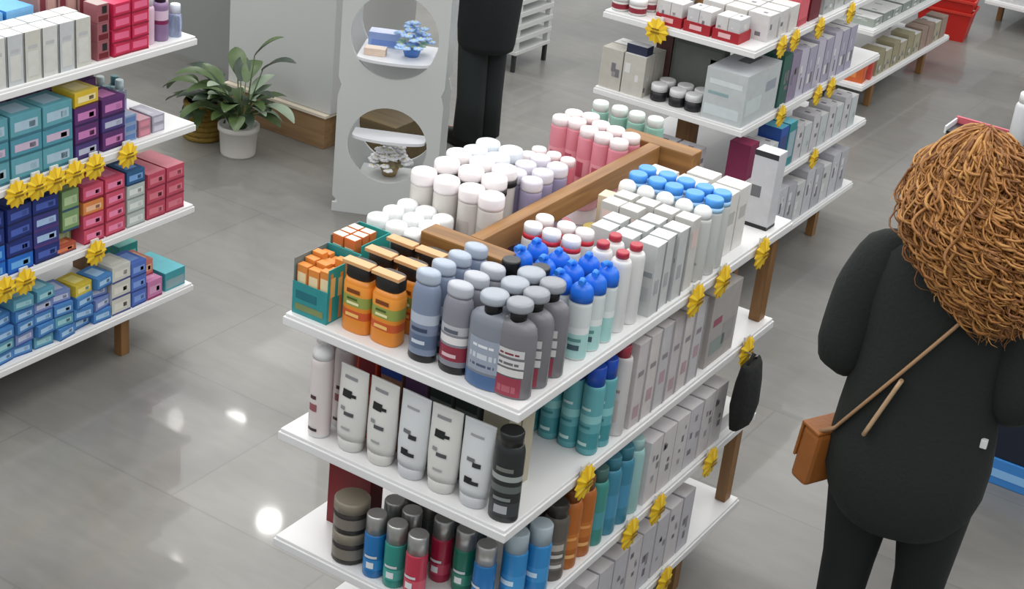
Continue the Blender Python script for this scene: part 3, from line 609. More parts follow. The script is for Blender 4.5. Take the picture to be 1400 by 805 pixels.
clb = bottle('lotion_bottle', '#b4c0e0', '#dfe6f2', h=.11, r=.022, caph=.03, capr=.8, clear=True); put(clb, (gx-.045, 1.275, Z), 0, 'clear blue bottle at the very end of the shelf', 'bottle')
pkb = carton('hair_dye_box', .08, .075, .215, '#b08a86', side=[(.1, .1, .4, .9, '#7c3540'), (.5, .3, .9, .8, '#c9a39a')], topcol='#5a2f3a')
for i in range(4): put(pkb, (gx-.22, .85+i*.082, Z), 0, f'dusty pink tall box in the back row, {ORD[i]} from left', 'box', 'dusty pink tall boxes')
gyb = bottle('lotion_bottle', '#9aa0ad', '#6a7a88', h=.20, r=.03, caph=.035, capr=.8)
grid(gyb, [[(gx-.15, 1.06), (gx-.15, 1.13), (gx-.15, 1.20)]], Z, 'grey bottle with slate cap behind the crimson boxes', 'grey slate-capped bottles')
# second shelf
Z = ZT[1]
def smallbox(name, w, d, h, col, a, c2, top=None): return carton(name, w, d, h, col, side=[(.12, .3, .88, .7, a), (0, 0, 1, .12, c2), (.6, .35, .8, .6, c2)], top=[(.2, .2, .8, .8, a)], topcol=top or col)
teb = smallbox('tissue_box', .11, .12, .075, '#5d9fac', '#a9c4d4', '#3a6f80'); teb2 = smallbox('tissue_box', .11, .12, .06, '#4f93a6', '#c9b6cc', '#2f6a78')
for c_, y in enumerate((.47, .60, .725)):
    for k in range(3): put((teb, teb2)[k % 2], (gx-.065, y, Z+(0, .076, .137)[k]), rnd.uniform(-.03, .03), f'teal box, {ORD[c_]} stack from left, {["bottom","middle","top"][k]}', 'box', 'teal box stacks on the left gondola')
pub = smallbox('tampon_box', .10, .10, .062, '#5b2d6a', '#c97fb8', '#2f1a4c'); yeb = smallbox('tampon_box', .10, .10, .05, '#d8b830', '#efe2a8', '#5a3020', '#d2be5c'); lvb = smallbox('tampon_box', .10, .10, .05, '#4a3a7a', '#b9bfd4', '#2c2152')
for k, (p_, z) in enumerate(((lvb, 0), (pub, .0505), (pub, .113), (yeb, .1755))): put(p_, (gx-.06, .845, Z+z), rnd.uniform(-.03, .03), f'{["lavender printed","dark purple","purple","yellow"][k]} box in the yellow-topped stack, {["bottom","second","third","top"][k]}', 'box', 'yellow-topped box stack')
for k, (p_, z) in enumerate(((pub, 0), (lvb, .0625), (pub, .113))): put(p_, (gx-.06, .96, Z+z), rnd.uniform(-.03, .03), f'purple box right of the yellow-topped stack, {["bottom","middle","top"][k]}', 'box', 'purple box stack')
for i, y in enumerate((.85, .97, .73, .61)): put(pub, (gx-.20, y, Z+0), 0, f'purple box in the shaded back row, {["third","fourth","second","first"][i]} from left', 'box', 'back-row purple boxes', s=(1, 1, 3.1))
fl = [carton('plaster_pack', .11, .055, .03, c, side=[(.1, .2, .9, .8, s)], topcol=t, top=[(.2, .1, .8, .5, s)]) for c, s, t in (('#7fb6bb', '#b8dce0', '#94c6c8'), ('#b57f8e', '#d48a9c', '#c89aa6'), ('#8a9fc0', '#5f7fb5', '#a8b8d0'), ('#a8a6b4', '#c9c7d2', '#b3b1be'))]
fn = ['pale teal', 'dusty rose', 'slate blue', 'grey-lilac']
for i, (y, q, n) in enumerate(((1.045, 2, 3), (1.045, 0, 0), (1.11, 1, 2), (1.175, 3, 2))):
    for k in range(n): put(fl[q], (gx-.075, y, Z+k*.0305), rnd.uniform(-.03, .03), f'{fn[q]} flat pack on the left gondola, {["bottom","second","top"][k]}', 'pack', f'{fn[q]} flat packs')
put(fl[0], (gx-.20, 1.10, Z), 1.57, 'pale teal flat pack lying across behind the rose ones', 'pack', s=1.3)
cl2 = bottle('hand_gel_bottle', '#a9c4c9', '#4d7f86', h=.10, r=.024, caph=.03, capr=.6, clear=True, bands=[(.1, .6, '#5d7fb0')])
cl3 = bottle('hand_gel_bottle', '#bfc9d4', '#cfe0e2', h=.11, r=.024, caph=.03, capr=.6, clear=True, bands=[(.1, .6, '#8a86b4')])
grid([cl2, cl3], [[(gx-.26, 1.17), (gx-.25, 1.225)], [(gx-.32, 1.2), (gx-.31, 1.26)]], Z, 'clear gel bottle near the end of the left gondola', 'clear gel bottles')
wj = jar('cream_jar', '#c9bcc0', '#23211f', h=.085, r=.033, lidh=.2); put(wj, (gx-.275, 1.10, Z), 0, 'pale jar with black lid by the wooden post', 'jar')
# third shelf
Z = ZT[2]
nv = smallbox('pad_pack', .10, .10, .055, '#1c2f78', '#4a63b8', '#101c4c'); bb = smallbox('pad_pack', .10, .10, .055, '#1f6fd0', '#6fb4f0', '#123f9a'); vb = smallbox('pad_pack', .10, .10, .055, '#3a3a80', '#a8c4e8', '#5a3a78')
for c_, y in enumerate((.45, .56, .67)):
    for k, p_ in enumerate(((bb, bb, nv, nv), (bb, nv, nv, nv), (nv, vb, vb, nv))[c_]): put(p_, (gx-.06, y, Z+k*.0555), rnd.uniform(-.06, .06), f'{"bright blue" if p_ is bb else ("navy" if p_ is nv else "violet-blue")} pack, {ORD[c_]} blue stack from left, {ORD[k]} from bottom', 'pack', 'blue pack stacks of the third shelf')
rdb = smallbox('pad_pack', .06, .09, .03, '#b0523c', '#d9805a', '#4a3a5a'); put(rdb, (gx-.04, .745, Z), 0, 'small rust red pack low at the shelf edge', 'pack')
gnb = smallbox('pad_pack', .09, .07, .07, '#7f9f6a', '#b8cfa0', '#31506a')
for k in range(3): put(gnb, (gx-.06 if k else gx-.10, .775, Z+(.0 if k == 0 else .0)+k*.0705), 0, f'green pack between blue and pink stacks, {["bottom","middle","top"][k]}', 'pack', 'green pack stack')
pkp = smallbox('pad_pack', .10, .085, .05, '#d4526e', '#f08ab0', '#8c1f3c'); orp = smallbox('pad_pack', .10, .085, .045, '#e08a4c', '#f2c09a', '#b03a34')
for c_, y in enumerate((.87, .965)):
    for k, p_ in enumerate((pkp, pkp, orp if c_ == 0 else pkp, pkp)): put(p_, (gx-.06, y, Z+k*.051), rnd.uniform(-.06, .06), f'{"orange" if p_ is orp else "pink"} pack, {"left" if c_ == 0 else "right"} pink stack, {ORD[k]} from bottom', 'pack', 'pink pack stacks')
wbp = smallbox('pad_pack', .10, .08, .05, '#b9c4c0', '#dfe4e0', '#8a8f90'); bbp = smallbox('pad_pack', .10, .08, .05, '#2c5f8c', '#7aa8e0', '#1c3a60')
for k, p_ in enumerate((wbp, wbp, wbp, bbp)): put(p_, (gx-.06, 1.06, Z+k*.0505), rnd.uniform(-.05, .05), f'{"pale grey" if p_ is wbp else "dark blue"} pack beside the pink stacks, {ORD[k]} from bottom', 'pack', 'pale grey stack with blue top')
rsp = smallbox('pad_pack', .16, .085, .055, '#c04a60', '#d87888', '#8a2a44', '#cf7a86')
for c_, y in enumerate((1.155, 1.247)):
    for k in range(3): put(rsp, (gx-.09, y, Z+k*.0555), rnd.uniform(-.02, .02), f'rose red box at the shelf end, {"left" if c_ == 0 else "right"} stack, {["bottom","middle","top"][k]}', 'box', 'rose red box stacks')
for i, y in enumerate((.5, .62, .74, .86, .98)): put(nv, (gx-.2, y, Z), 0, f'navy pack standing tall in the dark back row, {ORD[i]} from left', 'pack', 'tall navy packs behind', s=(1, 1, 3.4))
# lowest shelf
Z = ZT[3]
lb1 = smallbox('wipes_pack', .09, .075, .042, '#4a86c4', '#a8cdee', '#24508c'); lb2 = smallbox('wipes_pack', .09, .075, .042, '#5fa0b8', '#9fd0d8', '#2c5f94'); lb3 = smallbox('wipes_pack', .09, .075, .042, '#7a8fc4', '#c4cce4', '#3a4f9a'); ylb = smallbox('wipes_pack', .09, .075, .042, '#d8c040', '#f2e48a', '#7aa8b8')
r3 = random.Random(3)
for c_ in range(7):
    n = (4, 4, 5, 5, 4, 4, 4)[c_]
    for k in range(n):
        p_ = r3.choice((lb1, lb2, lb3, lb1)); nm = {lb1: 'mid blue', lb2: 'sea blue', lb3: 'lilac blue'}[p_]
        if c_ == 5 and k == 3: p_, nm = ylb, 'yellow'
        put(p_, (gx-.06+r3.uniform(-.014, .012), .40+c_*.084, Z+k*.0425), r3.uniform(-.14, .14), f'{nm} wipes pack on the lowest shelf, {ORD[c_]} stack from left, {ORD[k]} from bottom', 'pack', 'blue wipes packs of the left gondola')
wtb = smallbox('soap_pack', .10, .085, .06, '#cfcfc6', '#e2e0d4', '#4a4f86'); b4 = smallbox('soap_pack', .10, .07, .055, '#5070c0', '#7fa0e0', '#2c3f80'); mg = smallbox('soap_pack', .10, .07, .07, '#c47aa8', '#d8a0c4', '#8c2f60'); ors = smallbox('soap_pack', .10, .06, .06, '#cf7a6a', '#e8b48a', '#a03a50')
for k in range(3): put(wtb, (gx-.06, .99, Z+k*.0605), r3.uniform(-.04, .04), f'cream-white pack with navy print, {["bottom","middle","top"][k]} of its stack', 'pack', 'cream-white packs')
for k in range(3): put(b4, (gx-.06, 1.073, Z+k*.0555), r3.uniform(-.04, .04), f'royal blue pack right of the cream-white stack, {["bottom","middle","top"][k]}', 'pack', 'royal blue packs')
put(mg, (gx-.06, 1.15, Z), 0, 'magenta pack right of the royal blue stack', 'pack'); put(ors, (gx-.10, 1.15, Z+.0705), 0, 'orange-red pack on top of the magenta one', 'pack')
tq1 = carton('towel_pack', .17, .10, .07, '#3f9aa4', side=[(.05, .1, .95, .6, '#8aa6ac')], topcol='#58b8c4'); put(tq1, (gx-.10, 1.255, Z), 0, 'flat turquoise pack at the right end of the lowest shelf', 'pack')
tq2 = carton('towel_pack', .11, .09, .13, '#2f8f88', side=[(.1, .1, .9, .4, '#4a5f90'), (.1, .6, .9, .8, '#7fd0c4')], topcol='#6fc4b8'); put(tq2, (gx-.243, 1.20, Z), 0, 'taller green-teal pack behind the flat turquoise one', 'pack')

# ================================================================== rear gondola
gx, gy = G2
def rbox(seed, w, d, h, pal, name='cosmetics_carton'):
    r2 = random.Random(seed); c = r2.choice(pal)
    def pats(n): 
        o_ = []
        for _ in range(n):
            u, v = r2.uniform(.05, .6), r2.uniform(.08, .7); o_.append((u, v, u+r2.uniform(.15, .35), min(.96, v+r2.uniform(.08, .25)), r2.choice(pal+['#77747a', '#dcdcdc'])))
        return o_
    return carton(name, w, d, h, c, front=pats(3), side=pats(3), top=pats(1), topcol=r2.choice([c, '#dedede']))
WP = ['#d2d0cf', '#c8c8ca', '#d9d6d2']; 
# top: white boxes in red trays
Z = ZT[0]
for i, x in enumerate((-.37, -.25, -.13)):
    t = thing('display_tray', 'display tray'); b = MB(); k = K('#a8202c')
    b.box(-.055, -.05, 0, .055, .05, .004, k); b.box(-.055, -.05, .004, .055, -.047, .04, k); b.box(-.055, .047, .004, .055, .05, .04, k); b.box(-.055, -.047, .004, -.052, .047, .04, k); b.box(.052, -.047, .004, .055, .047, .04, k)
    b.quad([(-.03, -.0506, .012), (.02, -.0506, .012), (.02, -.0506, .03), (-.03, -.0506, .03)], K('#e9b9bc')); b.build('tray', t, norm=False)
    put(t, (gx+x, gy+.06, Z), 0, f'red cardboard tray on the rear gondola front, {["left","middle","right"][i]}', 'display tray', 'red trays')
wbx = [rbox(s, .048, .085, .085, WP) for s in (21, 22, 23)]
for i, x in enumerate((-.395, -.345, -.275, -.225, -.155, -.105)):
    put(wbx[i % 3], (gx+x, gy+.06, Z+.0045), 0, f'white box sitting in the red trays, {ORD[i]} from left', 'box', 'white boxes in red trays')
wby = [rbox(s, .09, .08, .10, WP) for s in (31, 32, 33)]
for r_ in range(3):
    for i, x in enumerate((-.442, -.25, -.155, -.06)):
        put(wby[(i+r_) % 3], (gx+x, gy+.17+r_*.095, Z), rnd.uniform(-.06, .06), f'white printed box on top of the rear gondola, {ORD[r_+1]} row, {ORD[i]} from left', 'box', 'white printed boxes on the rear gondola top')
pnk = carton('gift_box', .12, .10, .13, '#d8606c', side=[(.0, .0, 1, .2, '#b84452')], topcol='#f08a9c'); put(pnk, (gx-.08, gy+.46, Z), .05, 'pink gift box on the right side of the rear gondola top', 'box')
drk = carton('gift_box', .12, .10, .12, '#6a1a28', topcol='#8c2034'); put(drk, (gx-.08, gy+.58, Z), 0, 'dark red box behind the pink gift box', 'box')
gry = [rbox(s, .10, .10, .07, ['#8a908e', '#a9adab', '#b8bcba']) for s in (41, 42)]
for i in range(6): put(gry[i % 2], (gx-.07, gy+.72+i*.112, Z), 0, f'grey flat box on the rear gondola top right edge, {ORD[i]} beyond the dark red box', 'box', 'grey flat boxes of the rear gondola top')
wj2 = jar('cream_jar', '#d4d2d0', '#e6e6e6', h=.06, r=.035, band='#8c2a3a'); grid(wj2, [[(gx-.60, gy+.05), (gx-.52, gy+.05)], [(gx-.60, gy+.14), (gx-.52, gy+.14)]], Z, 'white red-banded jar, rear gondola top left', 'red-banded jars')
ye = carton('gift_box', .08, .07, .10, '#d8c25a', topcol='#e8d880'); put(ye, (gx-.50, gy+.24, Z), 0, 'pale yellow box at top left', 'box'); put(ye, (gx-.50, gy+.33, Z), .1, 'pale yellow box behind its twin at top left', 'box')
# second shelf of the rear gondola
Z = ZT[1]
bgx = [rbox(s, .095, .075, .16, ['#bdb9b0', '#c4c1b8']) for s in (51, 52)]
for r_ in range(2):
    for i, x in enumerate((-.585, -.485)): put(bgx[(i+r_) % 2], (gx+x, gy+.05+r_*.085, Z), 0, f'grey-beige box at the left of the rear gondola second shelf, {"front" if r_ == 0 else "back"}, {"left" if i == 0 else "right"}', 'box', 'grey-beige boxes')
nb = carton('cosmetics_carton', .09, .05, .035, '#232a44', topcol='#d5d5dc'); put(nb, (gx-.49, gy+.05, Z+.1605), 0, 'navy box with white lid lying on the grey-beige boxes', 'box')
bj = jar('cream_jar', '#1f1e22', '#dcdcde', h=.065, r=.032, lidh=.4)
grid(bj, [[(gx-.385, gy+.05), (gx-.305, gy+.05), (gx-.235, gy+.05)], [(gx-.39, gy+.125), (gx-.31, gy+.125), (gx-.235, gy+.125)]], Z, 'black jar with white lid on the rear gondola', 'black jars with white lids')
dg = carton('gift_box', .22, .05, .22, '#5f655f', front=[(.05, .1, .95, .9, '#6f756f'), (.75, .6, .9, .75, '#a9aba7')]); put(dg, (gx-.31, gy+.22, Z), 0, 'dark grey-green panel box behind the black jars', 'box')
brn = carton('gift_box', .07, .05, .21, '#5a3a3a'); put(brn, (gx-.46, gy+.22, Z), 0, 'dark brown box left of the grey-green panel box', 'box')
bigw = carton('appliance_box', .17, .30, .20, '#bfc5c6', front=[(.05, .1, .9, .3, '#cfd8da'), (.1, .5, .6, .56, '#8fa8ac'), (.1, .7, .9, .8, '#d4dcdc')], side=[(.05, .2, .5, .5, '#c9d4d4'), (.6, .5, .9, .7, '#9aa0ac')], topcol='#c9cdd2', top=[(.3, .5, .6, .9, '#6a6c74')])
put(bigw, (gx-.095, gy+.16, Z), 0, 'large pale grey box at the near right corner of the rear gondola', 'box')
pl = [rbox(61, .10, .075, .20, ['#6a5a70', '#8f849c']), rbox(62, .10, .075, .21, ['#2f5f54', '#3a6a60']), rbox(63, .10, .075, .20, ['#a9a4b4', '#c0bccb']), rbox(64, .10, .075, .19, ['#c4c2cc', '#a8a4b8'])]
pn = ['dull purple', 'dark green', 'lilac grey', 'pale lilac']
for i, q in enumerate((1, 0, 2, 3, 2, 3, 2, 3, 3)): put(pl[q], (gx-.06, gy+.37+i*.085, Z), 0, f'{pn[q]} box on the rear gondola second shelf side, {ORD[i]} beyond the large grey box', 'box', 'boxes along the rear gondola second shelf side')
# third shelf of the rear gondola
Z = ZT[2]
pr_ = carton('cosmetics_carton', .09, .08, .19, '#7d1e48', front=[(0, 0, 1, .2, '#e6d4e0')], side=[(0, 0, 1, .25, '#e9dbe6')], topcol='#9a2f5a')
put(pr_, (gx-.06, gy+.20, Z), 0, 'wine red and white carton on the rear gondola third shelf', 'box')
t3 = [rbox(71, .10, .075, .14, ['#a8b8b8', '#c4cacb']), rbox(72, .10, .075, .16, ['#c9c7cb', '#b4b2b8']), carton('cosmetics_carton', .10, .075, .19, '#2a56a8', side=[(.1, .2, .9, .8, '#3a4a80')], topcol='#5fb4d0'), carton('cosmetics_carton', .10, .075, .19, '#2a8a90', side=[(.1, .2, .9, .8, '#9fb4c0')], topcol='#7fd0e0')]
n3 = ['grey-green', 'off-white', 'royal blue', 'cyan-topped']
for i, q in enumerate((1, 0, 2, 3, 1, 0, 1, 0, 1, 0, 1, 0)): put(t3[q], (gx-.06, gy+.305+i*.085, Z), 0, f'{n3[q]} box on the rear gondola third shelf side, {ORD[i]} beyond the wine red carton', 'box', 'boxes along the rear gondola third shelf side')
for i, x in enumerate((-.55, -.44, -.33, -.22)): put(t3[1], (gx+x, gy+.06, Z), 0, f'off-white box on the rear gondola third shelf front, {ORD[i]} from left', 'box', 'front boxes of the rear gondola third shelf')
Z = ZT[3]
t4 = [rbox(81, .11, .085, .19, ['#9aa0a4', '#b4b4ba']), rbox(82, .11, .085, .17, ['#c9cbcc', '#8f98a0']), rbox(83, .11, .085, .20, ['#7f8590', '#c4c4ca'])]
for i in range(10): put(t4[i % 3], (gx-.065, gy+.40+i*.095, Z), 0, f'grey printed box on the rear gondola lowest shelf, {ORD[i]} from the near end', 'box', 'boxes of the rear gondola lowest shelf')

# ================================================================== furthest gondola
gx, gy = G3
Z = ZT[2]
f1 = [rbox(91, .15, .13, .045, ['#9aa39c', '#b4bab2']), rbox(92, .15, .13, .05, ['#a9aeaa', '#8c948e'])]
for i in range(8): put(f1[i % 2], (gx-.10, gy+.12+i*.145, Z), 0, f'grey-green flat pack on the furthest gondola, {ORD[i]} from the near end', 'pack', 'grey-green flat packs')
wf = rbox(93, .13, .12, .09, WP)
for i, x in enumerate((-.30, -.45)): put(wf, (gx+x, gy+.10, Z), 0, f'white box on the furthest gondola upper visible shelf, {"right" if i == 0 else "left"} one', 'box', 'white boxes of the furthest gondola')
Z = ZT[3]
oj = carton('snack_box', .10, .08, .13, '#c8602c', front=[(.1, .2, .6, .7, '#e08a4c')], side=[(.1, .2, .6, .7, '#e06a5a'), (.6, .1, .9, .5, '#8a3a1c')], topcol='#b85a2c')
put(oj, (gx-.07, gy+.07, Z), .1, 'orange box at the near corner of the furthest gondola', 'box', 'orange boxes'); put(oj, (gx-.18, gy+.07, Z), -.1, 'orange box left of the corner one, furthest gondola', 'box', 'orange boxes')
rj = carton('snack_box', .09, .07, .10, '#d0504a', topcol='#e08a80'); put(rj, (gx-.06, gy+.16, Z), .2, 'coral red box behind the corner orange box', 'box')
bj3 = [rbox(95, .11, .10, .14, ['#a09a7c', '#8f9478']), rbox(96, .11, .10, .12, ['#9c9884', '#b0a890']), rbox(97, .11, .10, .13, ['#a08a7c', '#b89a94'])]
bn = ['olive', 'khaki', 'dusty pink-brown']
for i, q in enumerate((0, 1, 0, 1, 0, 1, 2, 2, 1, 2)): put(bj3[q], (gx-.07, gy+.27+i*.115, Z), 0, f'{bn[q]} box on the furthest gondola lowest shelf, {ORD[i]} beyond the orange boxes', 'box', 'muted boxes of the furthest gondola')
gx, gy = G4
for i in range(5): put(wf, (gx-.57+i*.125, gy+.10, ZT[3]), 0, f'white box on the top-right corner gondola, {ORD[i]} from left', 'box', 'white boxes of the top-right gondola')

# red shopping baskets
def basket():
    t = thing('shopping_basket', 'shopping basket'); m = P('#c4261e', .4); w, d, h = .17, .12, .19
    b = MB()
    def ring(z, k, th): return [(-w*k, -d*k, z), (w*k, -d*k, z), (w*k, d*k, z), (-w*k, d*k, z)]
    lo, hi = ring(0, .86, 0), ring(h, 1, 0); li, hi2 = ring(.006, .83, 0), ring(h, .965, 0)
    for j in range(4):
        a, c = j, (j+1) % 4
        b.quad([lo[a], lo[c], hi[c], hi[a]], m); b.quad([li[c], li[a], hi2[a], hi2[c]], m); b.quad([hi[a], hi[c], hi2[c], hi2[a]], m)
    b.quad(list(reversed(lo)), m); b.quad(li, m); b.build('body', t, norm=False)
    b = MB(); r = P('#d43a2e'); b.box(-w-.008, -d-.008, h-.012, w+.008, -d-.0005, h+.006, r, .002); b.box(-w-.008, d+.0005, h-.012, w+.008, d+.008, h+.006, r, .002)
    b.box(-w-.008, -d, h-.012, -w-.0005, d, h+.006, r, .002); b.box(w+.0005, -d, h-.012, w+.008, d, h+.006, r, .002); b.build('rim', t)
    b = MB(); b.tube([(-w, 0, h), (-w*.9, -.05, h+.01), (-w*.6, -.1, h+.014), (w*.6, -.1, h+.014), (w*.9, -.05, h+.01), (w, 0, h)], .006, P('#e8c8c4'), 6); b.build('handle', t)
    return t
bk = basket()
put(bk, (-1.50, 7.60, 0), .15, 'red plastic shopping basket, lower of the pair beyond the furthest gondola', 'shopping basket', 'red shopping baskets')
put(bk, (-1.50, 7.60, .075), .15, 'red plastic shopping basket, upper of the nested pair', 'shopping basket', 'red shopping baskets')
pb = carton('gift_box', .18, .12, .07, '#e08a8a', topcol='#f0b4b4', front=[(.3, .2, .7, .8, '#f2e0e0')]); put(pb, (-1.51, 7.61, .10), .15, 'pale pink box lying inside the upper red basket', 'box')

# ================================================================== promotional stand right of the woman
t = thing('promotional_display', 'display stand'); nvy = mat('navy_card', '#141d30', .5)
b = MB(); b.box(0, 0, .10, .75, .115, 1.14, nvy, .004); b.build('body', t)
b = MB(); b.box(0, -.004, 0, .76, .16, .098, mat('blue_base', '#3f86cf', .35), .004); b.box(.40, -.0052, .03, .75, -.0046, .06, P('#8cc0f0')); b.build('base', t)
b = MB(); b.box(-.006, .110, 1.141, .756, .121, 1.17, P('#c8606c'), .001); b.box(-.006, .0, 1.141, .0, .110, 1.165, P('#dedee0'), .001); b.build('rim', t)
b = MB(); b.box(.002, .004, 1.142, .745, .106, 1.150, P('#0d1018')); b.build('top_tray', t)
put(t, (.10, 2.36, 0), 0, 'navy display stand with bright blue base and pink-red rim behind the woman', 'display stand')
o = put(w3, (.31, 2.415, 1.151), 0, 'white bottle standing in the navy display stand', 'bottle')
o = put(wc, (.45, 2.415, 1.151), 0, 'white carton standing in the navy display stand', 'box')

# ================================================================== display tower with circular cut-outs
t = thing('display_tower', 'display stand'); ac = mat('frosted_panel', '#c2c5c4', .35, var=.06, vscale=3)
def panel(y, th):
    b = MB(); i = b.mi(ac); n = 48
    W2 = .222; cuts = ((.325, .168), (.80, .182), (1.28, .182)); lim = (.04, .565, 1.035, 1.53)
    for ci, (z, ri) in enumerate(cuts):
        z0, z1 = lim[ci], lim[ci+1]
        outer, inner = [], []
        for k in range(n):
            a = 2*PI*(k+.5)/n; c, s_ = math.cos(a), math.sin(a)
            up = (z1-z) if s_ > 0 else (z-z0)
            q = min(W2/abs(c) if abs(c) > 1e-6 else 9, up/abs(s_) if abs(s_) > 1e-6 else 9)
            outer.append((q*c, z+q*s_)); inner.append((ri*c, z+ri*s_))
        for y_ in (y, y+th):
            O = [b.bm.verts.new((p[0], y_, p[1])) for p in outer]; I = [b.bm.verts.new((p[0], y_, p[1])) for p in inner]
            for k in range(n): b.bm.faces.new((O[k], O[(k+1) % n], I[(k+1) % n], I[k])).material_index = i
            if y_ == y: O0, I0 = O, I
        for k in range(n):
            b.bm.faces.new((O0[k], O0[(k+1) % n], O[(k+1) % n], O[k])).material_index = i
            b.bm.faces.new((I0[k], I0[(k+1) % n], I[(k+1) % n], I[k])).material_index = i
    b.box(-W2, y, 0, W2, y+th, .04, ac)
    return b
panel(0, .014).build('front_panel', t); panel(.26, .014).build('rear_panel', t)
for z in (.355, .70, 1.33):
    b = MB(); n = 24; i = b.mi(P('#d6d8dc')); vt = []
    wd_ = .155; fr = [(wd_*math.sin(PI*(k/n-.5)), .02+(-.05)*math.cos(PI*(k/n-.5))) for k in range(n+1)]
    pts = fr + ([(wd_, .10), (-wd_, .10)] if z < .5 else [(wd_, .255), (-wd_, .255)])
    A = [b.bm.verts.new((p[0], p[1], z-.012)) for p in pts]; B = [b.bm.verts.new((p[0], p[1], z)) for p in pts]
    b.bm.faces.new(A); b.bm.faces.new(B)
    for k in range(len(pts)): b.bm.faces.new((A[k], A[(k+1) % len(pts)], B[(k+1) % len(pts)], B[k]))
    b.build('round_shelf', t)
b = MB(); b.box(-.215, .0145, .0, .215, .2595, .035, ac); b.build('base', t)
TX, TY = -2.27, 2.63; TR = .48
def tw(dx, dy, z): return (TX+dx*math.cos(TR)-dy*math.sin(TR), TY+dx*math.sin(TR)+dy*math.cos(TR), z)
put(t, (TX, TY, 0), TR, 'white display tower with large circular cut-outs and curved shelves', 'display stand')
# things on the tower
def flower(name, col, leafc, n, r, potc, h=.12):
    t = thing(name, 'flowers'); b = MB(); r2 = random.Random(n)
    b.lathe([(.03, 0, P(potc)), (.045, .045, P(potc)), (.04, .046, P(potc))], 16); b.build('bowl', t)
    b = MB()
    for k in range(n):
        a = r2.uniform(0, 2*PI); q = r*math.sqrt(r2.random()); z = .05+h*(1-q/r)*r2.uniform(.6, 1); c = (q*math.cos(a), q*math.sin(a), z)
        for j in range(5):
            aj = 2*PI*j/5+a; b.ball((c[0]+.011*math.cos(aj), c[1]+.011*math.sin(aj), c[2]), .0125, P(col), 1, (1, 1, .5))
        b.ball((c[0], c[1], c[2]+.003), .006, P('#e0d890'), 1)
    b.build('petals', t)
    b = MB()
    for k in range(8):
        a = 2*PI*k/8; b.ball((.05*math.cos(a), .05*math.sin(a), .055), .022, P(leafc), 1, (1, .6, .3))
    b.build('leaves', t); return t
b = MB(); b.box(-.13, -.10, 0, .13, .09, .112, ac, .003); b = b.build('riser_block'); tag(b, 'pale block inside the tower base carrying the white flowers', 'riser'); b.location = tw(.0, .135, .0365); b.rotation_euler = (0, 0, TR)
b = MB(); b.box(-.10, -.30, 0, .20, -.02, .19, wood_mat('walnut', '5a4c36', '71603f', 0), .004); b = b.build('wooden_plinth'); tag(b, 'low brown wooden plinth seen through the lower opening of the tower', 'plinth'); b.location = (-2.78, 3.42, 0)
put(flower('flower_bowl', '#efeff2', '#8f8a60', 70, .085, '#a08a60', .17), tw(.0, .12, .15), 0, 'white flowers in a tan bowl inside the lower opening of the tower', 'flowers')
put(flower('flower_bowl', '#a9c9f2', '#8fb49a', 34, .085, '#4f7fc8', .15), tw(.06, .10, .7005), 0, 'pale blue and white flowers in a blue bowl in the tower upper opening', 'flowers')
tb_ = carton('gift_box', .13, .07, .06, '#8fa6d8', topcol='#c9cfe6', front=[(.1, .1, .9, .5, '#6f8fd0')]); put(tb_, tw(-.07, .20, .7005), TR, 'periwinkle blue gift box on the tower upper shelf', 'box')
tc_ = carton('gift_box', .09, .05, .03, '#d8c2b0', topcol='#e6d6c8'); put(tc_, tw(-.085, .06, .7005), TR, 'small cream box in front of the periwinkle one', 'box')

# ================================================================== plant, pots
def leaf(b, base, dirv, L_, W_, m, droop=.5, fold=.25):
    d = Vector(dirv).normalized(); side = d.cross(Vector((0, 0, 1))).normalized(); n = 8; i = b.mi(m); rows = []
    p = Vector(base); step = L_/n; dd = d.copy()
    for k in range(n+1):
        f = k/n; w = W_*math.sin(PI*min(1, f*.93+.05))**.8*.5
        up = side.cross(dd).normalized()
        rows.append([b.bm.verts.new(p+side*w+up*w*fold), b.bm.verts.new(p), b.bm.verts.new(p-side*w+up*w*fold)])
        dd = (dd+Vector((0, 0, -droop/n))).normalized(); p = p+dd*step
    for k in range(n):
        for j in range(2):
            f = b.bm.faces.new((rows[k][j], rows[k][j+1], rows[k+1][j+1], rows[k+1][j])); f.material_index = i; f.smooth = True
t = thing('potted_plant', 'plant')
pw_ = mat('white_ceramic', '#dcd9d4', .4)
b = MB(); b.lathe([(.076, 0, pw_), (.080, .01, pw_), (.088, .12, pw_), (.095, .122, pw_), (.095, .145, pw_), (.084, .146, pw_), (.082, .13, pw_)], 32); b.build('pot', t)
b = MB(); b.lathe([(.081, .118, mat('potting_soil', '#2c261f', .95)), (.081, .128, mat('potting_soil', '#2c261f', .95))], 24); b.build('soil', t)
g1, g2, g3 = mat('leaf_green', '#4d6338', .4, var=.3, vscale=12), mat('leaf_dark', '#2f4030', .4, var=.3, vscale=12), mat('leaf_pale', '#8fa08a', .4, var=.25, vscale=12)
r2 = random.Random(5); lv_ = MB(); st = MB()
specs = []
for k in range(38):
    a = r2.uniform(0, 2*PI); el = r2.uniform(.3, 1.3); m_ = 1 if math.cos(a) < 0 else .62; specs.append((a, el, r2.uniform(.08, .22)*m_, r2.uniform(.13, .19)*m_**.5))
specs += [(PI*1.02, .45, .24, .20), (PI*.97, .8, .20, .18), (PI*1.08, .25, .20, .18), (.3, 1.25, .26, .18), (.15, .6, .16, .15), (PI*.9, .6, .22, .17), (PI*1.15, .6, .22, .18), (0.5, 1.45, .30, .17), (-1.2, .9, .1, .16), (-1.8, .8, .12, .16), (-1.5, 1.1, .16, .17), (-2.2, .7, .14, .17)]
